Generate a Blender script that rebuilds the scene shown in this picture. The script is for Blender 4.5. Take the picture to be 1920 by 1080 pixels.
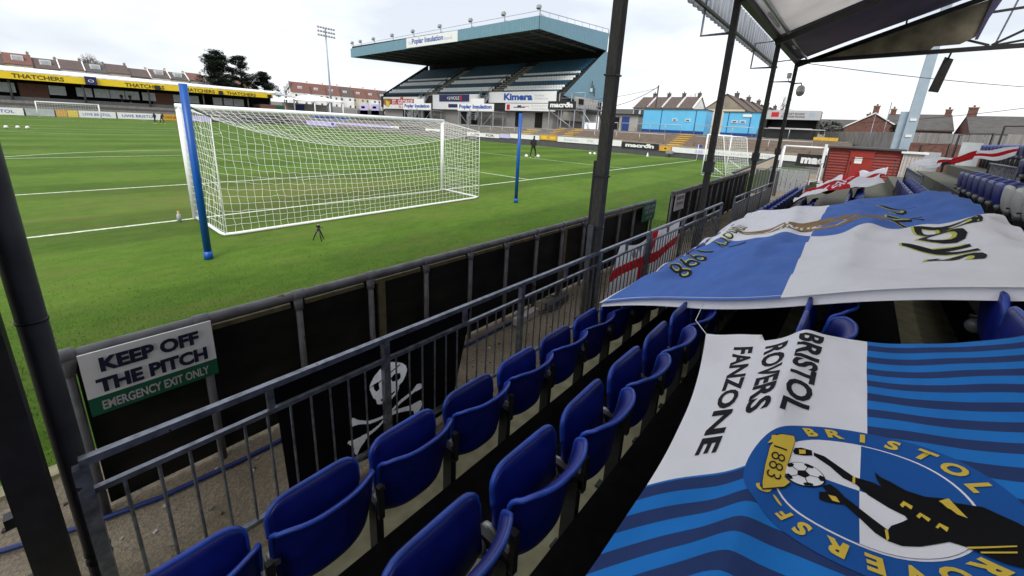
import bpy, bmesh, math, random
from mathutils import Vector, Matrix
random.seed(7)
PI = math.pi
for o in list(bpy.data.objects): bpy.data.objects.remove(o)
SC = bpy.context.scene
COL = SC.collection

# ------------------------------------------------------------------ camera
cd = bpy.data.cameras.new('camera'); cam = bpy.data.objects.new('camera', cd); COL.objects.link(cam)
cam.location = (-5.972, -11.264, 2.443)
cam.rotation_euler = (1.3138, -0.0498, -0.8804)
cd.sensor_width = 36.0; cd.lens = 735.62/1920*36; cd.shift_y = -110.0/1920
cd.clip_start = 0.05; cd.clip_end = 3000
SC.camera = cam
# ------------------------------------------------------------------ sky, sun, exposure
w = bpy.data.worlds.new("World"); SC.world = w; w.use_nodes = True
nt = w.node_tree; bg = nt.nodes['Background']
SUN_EL, SUN_AZ = math.radians(50), math.radians(-122)          # azimuth measured from +Y towards +X
sky = nt.nodes.new('ShaderNodeTexSky'); sky.sky_type = 'NISHITA'; sky.sun_disc = False
sky.sun_elevation = SUN_EL; sky.sun_rotation = SUN_AZ; sky.dust_density = 3.0; sky.air_density = 1.0
tc = nt.nodes.new('ShaderNodeTexCoord'); mp = nt.nodes.new('ShaderNodeMapping'); mp.inputs['Scale'].default_value = (1.2, 1.2, 3.5)
nz = nt.nodes.new('ShaderNodeTexNoise'); nz.inputs['Scale'].default_value = 2.0; nz.inputs['Detail'].default_value = 5
rp = nt.nodes.new('ShaderNodeValToRGB')                        # overcast cloud deck
rp.color_ramp.elements[0].color = (3.35, 3.55, 3.85, 1); rp.color_ramp.elements[0].position = .35
rp.color_ramp.elements[1].color = (5.4, 5.45, 5.55, 1); rp.color_ramp.elements[1].position = .65
mx = nt.nodes.new('ShaderNodeMix'); mx.data_type = 'RGBA'; mx.inputs[0].default_value = .9
L = nt.links.new
L(tc.outputs['Generated'], mp.inputs[0]); L(mp.outputs[0], nz.inputs['Vector']); L(nz.outputs['Fac'], rp.inputs[0])
L(sky.outputs[0], mx.inputs[6]); L(rp.outputs[0], mx.inputs[7]); L(mx.outputs[2], bg.inputs['Color'])
bg.inputs['Strength'].default_value = .15
sd = bpy.data.lights.new('sun', 'SUN'); sd.energy = 1.5; sd.angle = math.radians(28); sd.color = (1, .97, .92)
so = bpy.data.objects.new('sun', sd); COL.objects.link(so)
dv = Vector((math.sin(SUN_AZ)*math.cos(SUN_EL), math.cos(SUN_AZ)*math.cos(SUN_EL), math.sin(SUN_EL)))
so.rotation_euler = dv.to_track_quat('Z', 'Y').to_euler(); so.location = dv*60
SC.view_settings.view_transform = 'Standard'; SC.view_settings.look = 'None'
SC.view_settings.exposure = 0.72; SC.view_settings.gamma = 1

# ------------------------------------------------------------------ materials
def mat(name, col, rough=.6, var=.15, scale=6.0, bump=0.0, metal=0.0, col2=None, stretch=None, spec=.5, detail=6, transl=0.0, sheen=0, orand=0, rust=0):
    m = bpy.data.materials.new(name); m.use_nodes = True
    n = m.node_tree; b = n.nodes['Principled BSDF']
    b.inputs['Roughness'].default_value = rough; b.inputs['Metallic'].default_value = metal
    b.inputs['Specular IOR Level'].default_value = spec
    t = n.nodes.new('ShaderNodeTexCoord'); z = n.nodes.new('ShaderNodeTexNoise')
    z.inputs['Scale'].default_value = scale; z.inputs['Detail'].default_value = detail
    src = t.outputs['Object']
    if stretch:
        p = n.nodes.new('ShaderNodeMapping'); p.inputs['Scale'].default_value = stretch
        n.links.new(src, p.inputs[0]); src = p.outputs[0]
    n.links.new(src, z.inputs['Vector'])
    r = n.nodes.new('ShaderNodeValToRGB')
    c = Vector(col[:3]); d = Vector(col2[:3]) if col2 else c*(1+var)
    a = c if col2 else c*(1-var)
    r.color_ramp.elements[0].color = (*a, 1); r.color_ramp.elements[1].color = (*d, 1)
    r.color_ramp.elements[0].position = .3; r.color_ramp.elements[1].position = .7
    n.links.new(z.outputs['Fac'], r.inputs[0]); n.links.new(r.outputs[0], b.inputs['Base Color'])
    if rust:
        e = r.color_ramp.elements.new(.7); e.color = (*d, 1); r.color_ramp.elements[-1].position = .66; e = r.color_ramp.elements.new(.72); e.color = (.085,.04,.02,1); e = r.color_ramp.elements.new(.9); e.color = (.05,.025,.015,1)
    if orand:
        oi = n.nodes.new('ShaderNodeObjectInfo'); mr = n.nodes.new('ShaderNodeMapRange'); mr.inputs[3].default_value = 1-orand*.55; mr.inputs[4].default_value = 1+orand*.45
        vm = n.nodes.new('ShaderNodeVectorMath'); vm.operation = 'SCALE'; n.links.new(oi.outputs['Random'], mr.inputs[0]); n.links.new(r.outputs[0], vm.inputs[0]); n.links.new(mr.outputs[0], vm.inputs['Scale']); n.links.new(vm.outputs[0], b.inputs['Base Color'])
        rr = n.nodes.new('ShaderNodeMapRange'); rr.inputs[3].default_value = rough-.08; rr.inputs[4].default_value = rough+.22; n.links.new(z.outputs['Fac'], rr.inputs[0]); n.links.new(rr.outputs[0], b.inputs['Roughness'])
    if bump:
        bp = n.nodes.new('ShaderNodeBump'); bp.inputs['Strength'].default_value = bump; bp.inputs['Distance'].default_value = .02
        n.links.new(z.outputs['Fac'], bp.inputs['Height']); n.links.new(bp.outputs[0], b.inputs['Normal'])
    if transl:
        o = n.nodes['Material Output']; tr = n.nodes.new('ShaderNodeBsdfTranslucent'); ms = n.nodes.new('ShaderNodeMixShader')
        ms.inputs[0].default_value = transl; n.links.new(r.outputs[0], tr.inputs[0])
        n.links.new(b.outputs[0], ms.inputs[1]); n.links.new(tr.outputs[0], ms.inputs[2]); n.links.new(ms.outputs[0], o.inputs[0])
    return m
M = {}
def mm(key, *a, **k): M[key] = mat(key, *a, **k); return M[key]
mm('white_paint', (.8,.8,.8), .4, .05, 4); mm('goal_white', (.82,.83,.84), .35, .04, 5)
mm('net_white', (.85,.86,.84), .7, .03, 5); mm('line_white', (.3,.4,.2), .9, .25, 11, col2=(.78,.82,.74), detail=9)
mm('pole_blue', (.0,.085,.38), .4, .12, 3); mm('seat_blue', (.002,.009,.15), .34, .3, 7, spec=.55, orand=.5); mm('seat_rim_sheen', (.012,.05,.34), .3, .3, 12, spec=.6, orand=.4)  # seat rim blue is lightened to paint in the sky's highlight
mm('seat_white', (.52,.52,.5), .4, .08, 7); mm('steel_grey', (.4,.41,.43), .45, .25, 20, metal=.4)
mm('rail_steel', (.17,.185,.22), .38, .45, 18, metal=.6, rust=1); mm('black_steel', (.014,.014,.016), .5, .4, 14)
mm('black_board', (.004,.004,.004), .75, .6, 2.2, spec=.2, col2=(.017,.016,.013), stretch=(1,1,2.5), detail=9); mm('dark_wood', (.03,.027,.024), .75, .5, 22, .3, stretch=(5,5,.6), col2=(.075,.07,.062))
mm('pole_grey', (.075,.078,.09), .5, .3, 6, spec=.45, rust=1); mm('pipe_grey', (.13,.13,.14), .55, .3, 8, rust=1); mm('column_dark', (.022,.02,.019), .7, .5, 15, .2); mm('timber_yellow', (.12,.1,.05), .8, .35, 14)
mm('concrete', (.27,.25,.21), .9, .25, 9, .2); mm('concrete_beige', (.3,.28,.17), .9, .25, 8, .15)
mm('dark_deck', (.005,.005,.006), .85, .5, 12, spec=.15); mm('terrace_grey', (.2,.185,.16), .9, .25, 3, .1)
mm('step_brown', (.2,.155,.12), .9, .3, 5, .1, stretch=(1,.3,4)); mm('step_yellow', (.62,.4,.04), .8, .2, 6)
mm('board_grey', (.075,.075,.08), .6, .15, 2); mm('sign_white', (.78,.78,.78), .45, .05, 3); mm('sign_black', (.012,.012,.014), .5, .2, 3)
mm('sign_green', (.006,.1,.05), .45, .1, 5); mm('navy', (.012,.014,.09), .5, .1, 4); mm('text_navy', (.008,.01,.035), .5, .1, 4)
mm('text_blue', (.012,.07,.36), .5, .05, 4); mm('text_grey', (.45,.45,.47), .5, .05, 4); mm('red', (.5,.012,.02), .5, .12, 4)
mm('orange', (.62,.32,.04), .5, .1, 5); mm('sign_yellow', (.8,.56,.01), .5, .05, 2); mm('text_brown', (.1,.07,.01), .6, .1, 4)
mm('lavender', (.55,.5,.82), .5, .05, 2); mm('teal', (.13,.255,.325), .5, .09, 1.2, col2=(.15,.285,.36)); mm('roof_beam', (.075,.075,.08), .7, .3, 2); mm('dark_roof', (.038,.038,.042), .8, .35, .5)
mm('stand_blue', (.012,.075,.13), .5, .2, 4); mm('stand_white', (.82,.83,.82), .5, .12, 5); mm('cabin_blue', (.12,.47,.75), .5, .07, .8)
mm('cabin_navy', (.01,.04,.2), .5, .1, 2); mm('shed_red', (.22,.024,.014), .6, .25, 9, .15, stretch=(1,1,6)); mm('door_red', (.3,.025,.016), .5, .12, 4)
mm('brick', (.15,.07,.052), .9, .3, 5); mm('render_white', (.8,.79,.76), .9, .12, .6); mm('render_cream', (.62,.56,.42), .9, .12, .6)
mm('render_grey', (.36,.34,.31), .9, .15, .7); mm('roof_brown', (.105,.078,.07), .9, .25, 1.5, stretch=(1,1,5)); mm('roof_red', (.165,.078,.062), .9, .25, 1.5, stretch=(1,1,5))
mm('roof_grey', (.085,.08,.075), .9, .2, 1.5, stretch=(1,1,5)); mm('glass', (.06,.08,.1), .1, .2, 2); mm('window_white', (.7,.7,.7), .5, .05, 3)
mm('pale_glass', (.42,.45,.47), .25, .15, 2); mm('tent_white', (.8,.8,.79), .6, .04, 1); mm('roof_tarp_white', (.78,.76,.74), .7, .08, 1.2, transl=.6)
mm('tarp_purple', (.05,.042,.11), .55, .3, 1.5, bump=.3); mm('tarp_brown', (.3,.26,.19), .7, .4, 2.2, transl=.3); mm('galv', (.4,.42,.45), .4, .3, 3, metal=.6, stretch=(6,6,.5))
mm('mast_blue', (.33,.41,.48), .5, .08, 2); mm('skin', (.45,.27,.19), .6, .05, 8); mm('cloth_black', (.008,.008,.01), .8, .3, 8)
mm('hair', (.02,.015,.01), .7, .2, 20); mm('ball_white', (.82,.82,.78), .4, .05, 9); mm('hivis', (.5,.75,.05), .6, .1, 9)
mm('flag_white', (.84,.84,.9), .8, .03, 3.5, bump=.35, stretch=(1,2.2,1)); mm('flag_blue', (.09,.19,.56), .75, .08, 3.5, bump=.35, stretch=(1,2.2,1)); mm('thin_white', (.84,.84,.88), .8, .05, 3, transl=.6); mm('thin_red', (.62,.015,.02), .8, .1, 3, transl=.6); mm('bone', (.86,.86,.9), .7, .1, 22, transl=.75); mm('flag_royal', (.018,.19,.6), .75, .08, 3.5, bump=.3, stretch=(1,2.2,1))
mm('flag_navy', (.026,.05,.16), .75, .08, 3.5, bump=.3, stretch=(1,2.2,1)); mm('crest_blue', (.015,.1,.38), .75, .05, 2); mm('crest_yellow', (.72,.52,.07), .75, .06, 5)
mm('flag_black', (.006,.006,.008), .7, .3, 5); mm('ink', (.02,.02,.026), .75, .1, 5); mm('ink_yellow', (.6,.6,.12), .75, .1, 5)
mm('flag_brown', (.28,.19,.09), .75, .25, 6); mm('flag_pink', (.6,.45,.42), .75, .05, 5); 
mm('bark', (.06,.05,.042), .95, .3, 10, .3); mm('twig', (.17,.14,.125), .95, .2, 5); mm('pine', (.02,.03,.022), .85, .45, .9, col2=(.055,.07,.048), spec=.1); mm('ivy', (.03,.042,.022), .8, .4, 2)
mm('camera_black', (.012,.012,.014), .35, .2, 9); mm('grey_plastic', (.62,.62,.6), .45, .08, 9); mm('hose_blue', (.01,.03,.16), .4, .1, 9)
mm('pink_board', (.55,.44,.38), .8, .15, 3); mm('pale_wood', (.5,.46,.44), .85, .15, 6); mm('fence_grey', (.24,.23,.22), .85, .25, 2, stretch=(6,6,.5))
mm('deck_dark', (.025,.025,.025), .9, .2, 3); mm('gable_stone', (.26,.22,.17), .9, .2, 1.5)
mm('hinge_grey', (.3,.3,.31), .4, .2, 9, metal=.3)

mm('flag_red', (.5,.012,.02), .85, .12, 4); mm('olive', (.085,.083,.062), .9, .25, 5, .1)
for k in ('flag_white','flag_blue','flag_royal','flag_navy','crest_blue','crest_yellow','flag_black','ink','ink_yellow','flag_brown','flag_pink','thin_white','thin_red','bone','flag_red'):
    M[k].node_tree.nodes['Principled BSDF'].inputs['Specular IOR Level'].default_value = .08
# ------------------------------------------------------------------ mesh helpers
ORG = {}
class MB:
    def __init__(s): s.v = []; s.f = []; s.m = []; s.ms = []; s.sm = []
    def mi(s, m):
        if m not in s.ms: s.ms.append(m)
        return s.ms.index(m)
    def add(s, vs, fs, m, smooth=False):
        k = len(s.v); s.v += [Vector(x) for x in vs]; i = s.mi(m)
        for f in fs: s.f.append([k+j for j in f]); s.m.append(i); s.sm.append(smooth)
        return s
    def box(s, c, d, m, R=None):
        c = Vector(c); x, y, z = d[0]/2, d[1]/2, d[2]/2
        vs = [Vector((a*x, b*y, e*z)) for a in (-1,1) for b in (-1,1) for e in (-1,1)]
        if R is not None: vs = [R @ q for q in vs]
        return s.add([c+q for q in vs], [(0,1,3,2),(4,6,7,5),(0,4,5,1),(2,3,7,6),(0,2,6,4),(1,5,7,3)], m)
    def beam(s, p, q, a, b, m, up=(0,0,1)):
        p, q = Vector(p), Vector(q); d = (q-p); l = d.length; d.normalize(); u = Vector(up)
        if abs(d.dot(u)) > .98: u = Vector((0,1,0))
        x = d.cross(u).normalized(); y = x.cross(d).normalized()
        vs = [e + x*(i*a/2) + y*(j*b/2) for e in (p, q) for i, j in ((-1,-1),(1,-1),(1,1),(-1,1))]
        return s.add(vs, [(3,2,1,0),(4,5,6,7),(0,1,5,4),(1,2,6,5),(2,3,7,6),(3,0,4,7)], m)
    def tube(s, pts, r, m, n=8, caps=True, smooth=True):
        pts = [Vector(p) for p in pts]; rr = r if isinstance(r, (list, tuple)) else [r]*len(pts)
        vs = []; fs = []; x = None
        for i, p in enumerate(pts):
            d = (pts[min(i+1, len(pts)-1)] - pts[max(i-1, 0)])
            if d.length < 1e-9: d = Vector((0,0,1))
            d.normalize()
            if x is None:
                u = Vector((0,0,1)) if abs(d.z) < .9 else Vector((0,1,0)); x = d.cross(u).normalized()
            else:
                x = (x - d*x.dot(d)).normalized()
            y = d.cross(x)
            vs += [p + (x*math.cos(2*PI*k/n) + y*math.sin(2*PI*k/n))*rr[i] for k in range(n)]
        for i in range(len(pts)-1):
            for k in range(n):
                a, b = i*n+k, i*n+(k+1) % n
                fs.append((a, b, b+n, a+n))
        if caps: fs.append(tuple(range(n-1, -1, -1))); fs.append(tuple((len(pts)-1)*n+k for k in range(n)))
        return s.add(vs, fs, m, smooth)
    def lathe(s, c, prof, m, n=16, smooth=True):
        c = Vector(c); vs = []; fs = []
        for r, z in prof: vs += [c + Vector((r*math.cos(2*PI*k/n), r*math.sin(2*PI*k/n), z)) for k in range(n)]
        for i in range(len(prof)-1):
            for k in range(n): a, b = i*n+k, i*n+(k+1) % n; fs.append((a, b, b+n, a+n))
        return s.add(vs, fs, m, smooth)
    def quad(s, a, b, c, d, m): return s.add([a, b, c, d], [(0,1,2,3)], m)
    def prism(s, poly, d, m):
        """poly: planar list of 3D points, extruded by vector d"""
        n = len(poly); d = Vector(d); vs = [Vector(p) for p in poly] + [Vector(p)+d for p in poly]
        return s.add(vs, [tuple(range(n-1,-1,-1)), tuple(range(n, 2*n))] + [(i, (i+1) % n, n+(i+1) % n, n+i) for i in range(n)], m)
    def build(s, name, parent=None, loc=None):
        me = bpy.data.meshes.new(name); o = bpy.data.objects.new(name, me); COL.objects.link(o)
        if parent is not None:
            org = ORG[parent.name]; o.parent = parent
        else:
            org = Vector(loc) if loc is not None else Vector((0,0,0)); o.location = org
        ORG[o.name] = org
        me.from_pydata([v-org for v in s.v], [], s.f)
        for m in s.ms: me.materials.append(M[m])
        me.polygons.foreach_set('material_index', s.m); me.polygons.foreach_set('use_smooth', s.sm)
        me.update(); return o
def tag(o, label, cat=None, group=None, kind=None):
    if label: o['label'] = label
    if cat: o['category'] = cat
    if group: o['group'] = group
    if kind: o['kind'] = kind
    return o
def thing(name, label, cat, loc=(0,0,0), group=None):
    o = bpy.data.objects.new(name, None); COL.objects.link(o); o.location = loc; o.empty_display_size = .2
    ORG[o.name] = Vector(loc); return tag(o, label, cat, group)
def struct(mb, name): return tag(mb.build(name), None, kind='structure')
KIDS = {}
def dup(root, loc, rotz=0.0, label=None, group=None):
    if not KIDS.get(root.name):
        KIDS[root.name] = [(c, list(c.children)) for c in root.children]
    r = root.copy(); COL.objects.link(r); r.location = loc; r.rotation_euler = (0,0,rotz)
    if label: r['label'] = label
    if group: r['group'] = group
    for ch, sub in KIDS[root.name]:
        c = ch.copy(); COL.objects.link(c); c.parent = r
        for g in sub: d = g.copy(); COL.objects.link(d); d.parent = c
    return r
def st(x, t, z): return Vector((x, t-.035*(x+6), z))     # near stand runs 2 degrees off the goal line
STROT = -.035
ORD = ['first','second','third','fourth','fifth','sixth','seventh','eighth','ninth','tenth','eleventh','twelfth','thirteenth','fourteenth','fifteenth','sixteenth','seventeenth','eighteenth','nineteenth','twentieth']
ORD += ['twenty-'+x for x in ORD[:9]] + ['thirtieth'] + ['thirty-'+x for x in ORD[:9]] + ['fortieth']
TXT = {}
def text2d(s, bold=.0, spacing=1.0, shear=0.0):
    """unit-box 2D triangles of a line of lettering: (verts in 0..1 x 0..1, faces, aspect)"""
    k = (s, bold, spacing, shear)
    if k in TXT: return TXT[k]
    c = bpy.data.curves.new('lettering', 'FONT'); c.body = s; c.offset = bold; c.space_character = spacing; c.resolution_u = 3; c.shear = shear; c.fill_mode = 'FRONT'
    o = bpy.data.objects.new('lettering', c); COL.objects.link(o); bpy.context.view_layer.update()
    me = bpy.data.meshes.new_from_object(o.evaluated_get(bpy.context.evaluated_depsgraph_get()))
    v = [(p.co.x, p.co.y) for p in me.vertices]; f = [tuple(p.vertices) for p in me.polygons]
    bpy.data.objects.remove(o); bpy.data.curves.remove(c); bpy.data.meshes.remove(me)
    x0 = min(p[0] for p in v); x1 = max(p[0] for p in v); y0 = min(p[1] for p in v); y1 = max(p[1] for p in v)
    r = ([((p[0]-x0)/(x1-x0), (p[1]-y0)/(y1-y0)) for p in v], f, (x1-x0)/(y1-y0)); TXT[k] = r; return r
def letter(mb, s, o, ux, uz, w, h, m, bold=0.0, spacing=1.0, shear=0.0):
    """writes s into the rectangle with lower left corner o, spanned by unit vectors ux, uz"""
    v, f, a = text2d(s, bold, spacing, shear); o, ux, uz = Vector(o), Vector(ux), Vector(uz)
    mb.add([o + ux*(p[0]*w) + uz*(p[1]*h) for p in v], f, m)
def board(name, label, cat, c0, ux, w, h, base, texts=(), patches=(), th=.04, group=None, uz=(0,0,1), parent=None, extra=None):
    """a flat sign: c0 lower left corner of the face, ux along; texts (s,x,y,w,h,mat,bold); patches (x0,y0,x1,y1,mat)"""
    ux = Vector(ux).normalized(); uz = Vector(uz).normalized(); n = ux.cross(uz).normalized(); c0 = Vector(c0)
    b = MB(); P = lambda x, y, d: c0 + ux*x + uz*y + n*d
    b.prism([P(0,0,0), P(w,0,0), P(w,h,0), P(0,h,0)], n*(-th), base)
    for x0, y0, x1, y1, m in patches: b.prism([P(x0,y0,.004), P(x1,y0,.004), P(x1,y1,.004), P(x0,y1,.004)], n*(-.003), m)
    for q in texts:
        s, x, y, tw, hh, m = q[:6]; letter(b, s, P(x, y, .012), ux, uz, tw, hh, m, q[6] if len(q) > 6 else .01)
    if extra: extra(b, P)
    o = b.build(name, parent, loc=c0 + ux*(w/2)); return tag(o, label, cat, group)
# ================================================================== ground
def ground_mat(name, build):
    m = bpy.data.materials.new(name); m.use_nodes = True; n = m.node_tree; build(n, n.nodes['Principled BSDF']); M[name] = m
def noise(n, src, scale, detail=6, stretch=None, rough=.55):
    z = n.nodes.new('ShaderNodeTexNoise'); z.inputs['Scale'].default_value = scale; z.inputs['Detail'].default_value = detail; z.inputs['Roughness'].default_value = rough
    if stretch:
        p = n.nodes.new('ShaderNodeMapping'); p.inputs['Scale'].default_value = stretch; n.links.new(src, p.inputs[0]); src = p.outputs[0]
    n.links.new(src, z.inputs['Vector']); return z.outputs['Fac']
def ramp(n, src, stops):
    r = n.nodes.new('ShaderNodeValToRGB'); e = r.color_ramp.elements
    while len(e) < len(stops): e.new(.5)
    for k, (p, c) in enumerate(stops): e[k].position = p; e[k].color = (*c, 1) if len(c) == 3 else c
    n.links.new(src, r.inputs[0]); return r.outputs[0]
def mixc(n, fac, a, b, mode='MIX'):
    x = n.nodes.new('ShaderNodeMix'); x.data_type = 'RGBA'; x.blend_type = mode
    if hasattr(fac, 'is_output'): n.links.new(fac, x.inputs[0])
    else: x.inputs[0].default_value = fac
    for s, i in ((a, 6), (b, 7)):
        if hasattr(s, 'is_output'): n.links.new(s, x.inputs[i])
        else: x.inputs[i].default_value = (*s, 1)
    return x.outputs[2]
def grass_nodes(n, b):
    t = n.nodes.new('ShaderNodeTexCoord').outputs['Object']
    base = ramp(n, noise(n, t, .35, 4), [(.3, (.058,.12,.009)), (.7, (.092,.165,.018))])
    fine = ramp(n, noise(n, t, 38, 8, (1, 1.6, 1), .7), [(.25, (.45,.48,.45)), (.75, (1.5,1.5,1.5))])
    mid = ramp(n, noise(n, t, 3.2, 9, (.75, 1.3, 1), .72), [(.28, (.68,.74,.66)), (.72, (1.28,1.22,1.28))])
    c = mixc(n, 1.0, base, fine, 'MULTIPLY'); c = mixc(n, 1.0, c, mid, 'MULTIPLY')
    worn = ramp(n, noise(n, t, .8, 7, (.5, 1.5, 1), .65), [(.5, (0,0,0)), (.7, (.6,.6,.6))])
    c = mixc(n, worn, c, (.125,.135,.035))
    gm = n.nodes.new('ShaderNodeMapping'); gm.inputs['Location'].default_value = (0,-.35,0); gm.inputs['Scale'].default_value = (.13,.16,1); gr_ = n.nodes.new('ShaderNodeTexGradient'); gr_.gradient_type = 'SPHERICAL'; n.links.new(t, gm.inputs[0]); n.links.new(gm.outputs[0], gr_.inputs[0])
    wm = n.nodes.new('ShaderNodeMath'); wm.operation = 'MULTIPLY'; n.links.new(gr_.outputs['Fac'], wm.inputs[0]); n.links.new(ramp(n, noise(n, t, 1.7, 7, (.7, 1.6, 1), .65), [(.35, (0,0,0)), (.65, (1,1,1))]), wm.inputs[1])
    c = mixc(n, wm.outputs[0], c, (.14,.115,.045))
    wv = n.nodes.new('ShaderNodeTexWave'); wv.wave_type = 'BANDS'; wv.bands_direction = 'Y'; wv.inputs['Scale'].default_value = .055; wv.inputs['Distortion'].default_value = .6; wv.inputs['Detail Scale'].default_value = .3
    n.links.new(t, wv.inputs['Vector'])
    c = mixc(n, 1.0, c, ramp(n, wv.outputs['Fac'], [(.4, (.82,.85,.8)), (.6, (1.1,1.09,1.09))]), 'MULTIPLY')
    n.links.new(c, b.inputs['Base Color']); b.inputs['Roughness'].default_value = .9; b.inputs['Specular IOR Level'].default_value = .15
    bp = n.nodes.new('ShaderNodeBump'); bp.inputs['Strength'].default_value = .5; bp.inputs['Distance'].default_value = .03
    n.links.new(noise(n, t, 30, 8, None, .7), bp.inputs['Height']); n.links.new(bp.outputs[0], b.inputs['Normal'])
ground_mat('grass', grass_nodes)
def gravel_nodes(n, b):
    t = n.nodes.new('ShaderNodeTexCoord').outputs['Object']
    c = ramp(n, noise(n, t, 1.6, 5), [(.3, (.16,.13,.09)), (.7, (.27,.225,.165))])
    vo = n.nodes.new('ShaderNodeTexVoronoi'); vo.inputs['Scale'].default_value = 75; n.links.new(t, vo.inputs['Vector'])
    c = mixc(n, 1.0, c, ramp(n, vo.outputs['Color'], [(.1, (.7,.7,.7)), (.9, (1.25,1.24,1.2))]), 'MULTIPLY')
    moss = ramp(n, noise(n, t, 2.2, 6), [(.52, (0,0,0)), (.72, (.7,.7,.7))]); c = mixc(n, moss, c, (.1,.085,.045))
    n.links.new(c, b.inputs['Base Color']); b.inputs['Roughness'].default_value = .95
    bp = n.nodes.new('ShaderNodeBump'); bp.inputs['Strength'].default_value = .35; bp.inputs['Distance'].default_value = .01
    n.links.new(vo.outputs['Distance'], bp.inputs['Height']); n.links.new(bp.outputs[0], b.inputs['Normal'])
ground_mat('gravel', gravel_nodes)
def town_nodes(n, b):
    t = n.nodes.new('ShaderNodeTexCoord').outputs['Object']
    n.links.new(ramp(n, noise(n, t, .06, 6), [(.35, (.1,.1,.095)), (.65, (.16,.15,.13))]), b.inputs['Base Color']); b.inputs['Roughness'].default_value = .95
ground_mat('town', town_nodes)

g = MB(); g.quad((-1500,-1500,-.03), (1500,-1500,-.03), (1500,1500,-.03), (-1500,1500,-.03), 'town'); struct(g, 'ground')
g = MB(); NX = 60
g.add([st(-46,-7.55,0), st(39.5,-7.55,0), (39.5,99.5,0), (-46,99.5,0)], [(0,1,2,3)], 'grass'); struct(g, 'pitch_grass')
g = MB(); a, b_, c, d = st(-16,-7.55,-.012), st(33,-7.55,-.012), st(33,-10.2,-.012), st(-16,-10.2,-.012)
g.quad(a, d, c, b_, 'gravel'); struct(g, 'gravel_path')
g = MB(); g.prism([st(-16,-7.62,-.02), st(33,-7.62,-.02), st(33,-7.5,-.02), st(-16,-7.5,-.02)], (0,0,.035), 'concrete_beige'); struct(g, 'path_edging')
# pitch markings: sheets 5 mm above the grass
g = MB(); LW = .055
def ln(x0, y0, x1, y1, k=0):
    d = Vector((x1-x0, y1-y0, 0)); nrm = Vector((-d.y, d.x, 0)).normalized()*LW; p, q = Vector((x0,y0,.005)), Vector((x1,y1,.005))
    g.quad(p-nrm, q-nrm, q+nrm, p+nrm, 'line_white')
ln(-37.6,0,37.6,0); ln(37.6,LW,37.6,94.5); ln(-37.6,LW,-37.6,94.5); ln(-37.6,94.6,37.6,94.6); ln(-37.5,47.3,37.5,47.3)
for s, y0 in ((1, 0), (-1, 94.6)):
    ln(-9.16,y0+s*5.5,9.16,y0+s*5.5); ln(-20.16,y0+s*16.5,20.16,y0+s*16.5)
    for e in (-1, 1): ln(e*9.16,y0+s*LW,e*9.16,y0+s*(5.5-LW)); ln(e*20.16,y0+s*LW,e*20.16,y0+s*(16.5-LW))
    ar = math.acos(5.5/9.15); pr = None
    for i in range(25):
        q = -ar + 2*ar*i/24; p = (9.15*math.sin(q), y0+s*(11+9.15*math.cos(q)+.06))
        if pr: ln(*pr, *p)
        pr = p
pr = None
for i in range(49):
    p = (9.15*math.cos(2*PI*i/48), 47.3+9.15*math.sin(2*PI*i/48))
    if pr and abs(p[1]-47.3) > .3: ln(*pr, *p)
    pr = p
struct(g, 'pitch_markings')
# short turf blades on the nearest strip of the pitch
rg = random.Random(3); b = MB(); vs = []; fs = []
for i in range(52000):
    x = rg.uniform(-9.5, 5.5); t = -7.5 + abs(rg.gauss(0, 1.7))
    p = st(x, t, 0.0)
    if p.y > -.2: continue
    h = rg.uniform(.012, .032); an = rg.uniform(0, PI); dx, dy = math.cos(an)*.0035, math.sin(an)*.0035; lx, ly = rg.gauss(0,.012), rg.gauss(0,.012)
    k = len(vs); vs += [(p.x-dx, p.y-dy, -.004), (p.x+dx, p.y+dy, -.004), (p.x+lx, p.y+ly, h)]; fs.append((k, k+1, k+2))
b.add(vs, fs, 'blade')
mm('blade', (.045,.1,.01), .8, .3, 2, col2=(.09,.15,.022)); tag(b.build('grass'), 'short green turf blades along the near edge of the pitch', 'grass', kind='stuff')
# hillside behind the far end carrying the terraces of houses
g = MB(); vs = []; fs = []
xs = [-120,-60,-20,20,45,70,100,150,220]; 
for x in xs:
    for y, z in ((122,0),(140,4.5),(165,6.5),(210,8.2),(300,11),(420,13)): vs.append((x, y+max(0,x-45)*.1, z+.0))
for i in range(len(xs)-1):
    for j in range(5): a = i*6+j; fs.append((a, a+6, a+7, a+1))
g.add(vs, fs, 'town'); struct(g, 'hillside')

# ================================================================== near stand: steps, columns, roof
NR = 8; RP = .79; RT0 = -9.78; RISE = .308
def row(n): return RT0-RP*(n-1), RISE*(n-1)               # seat-back line and floor level of row n
g = MB(); X0, X1 = -12.0, 16.5
def slab(x0, x1, t0, t1, z0, z1, m): g.prism([st(x0,t1,z0), st(x1,t1,z0), st(x1,t0,z0), st(x0,t0,z0)], (0,0,z1-z0), m)
slab(X0, X1, -9.12, RT0-.0, -.02, .004, 'concrete_beige')
for n in range(2, NR+1):
    t, z = row(n); tf = row(n-1)[0]-.0
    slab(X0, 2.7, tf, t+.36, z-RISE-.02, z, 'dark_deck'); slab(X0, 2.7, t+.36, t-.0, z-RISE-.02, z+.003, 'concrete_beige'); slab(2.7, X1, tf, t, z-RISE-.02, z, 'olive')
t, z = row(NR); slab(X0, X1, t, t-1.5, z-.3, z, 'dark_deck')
struct(g, 'terrace_steps')
g = MB(); g.prism([st(X0,-17,-.02), st(6.7,-17,-.02), st(6.7,-17.2,-.02), st(X0,-17.2,-.02)], (0,0,7.5), 'black_board')  # unseen wall, added to keep skylight off the seat backs
tag(g.build('rear_wall', loc=st(2,-17,0)), 'unseen dark wall added to block light behind the near stand', 'wall')  # this rear_wall is an added light blocker, not part of the stand
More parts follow.
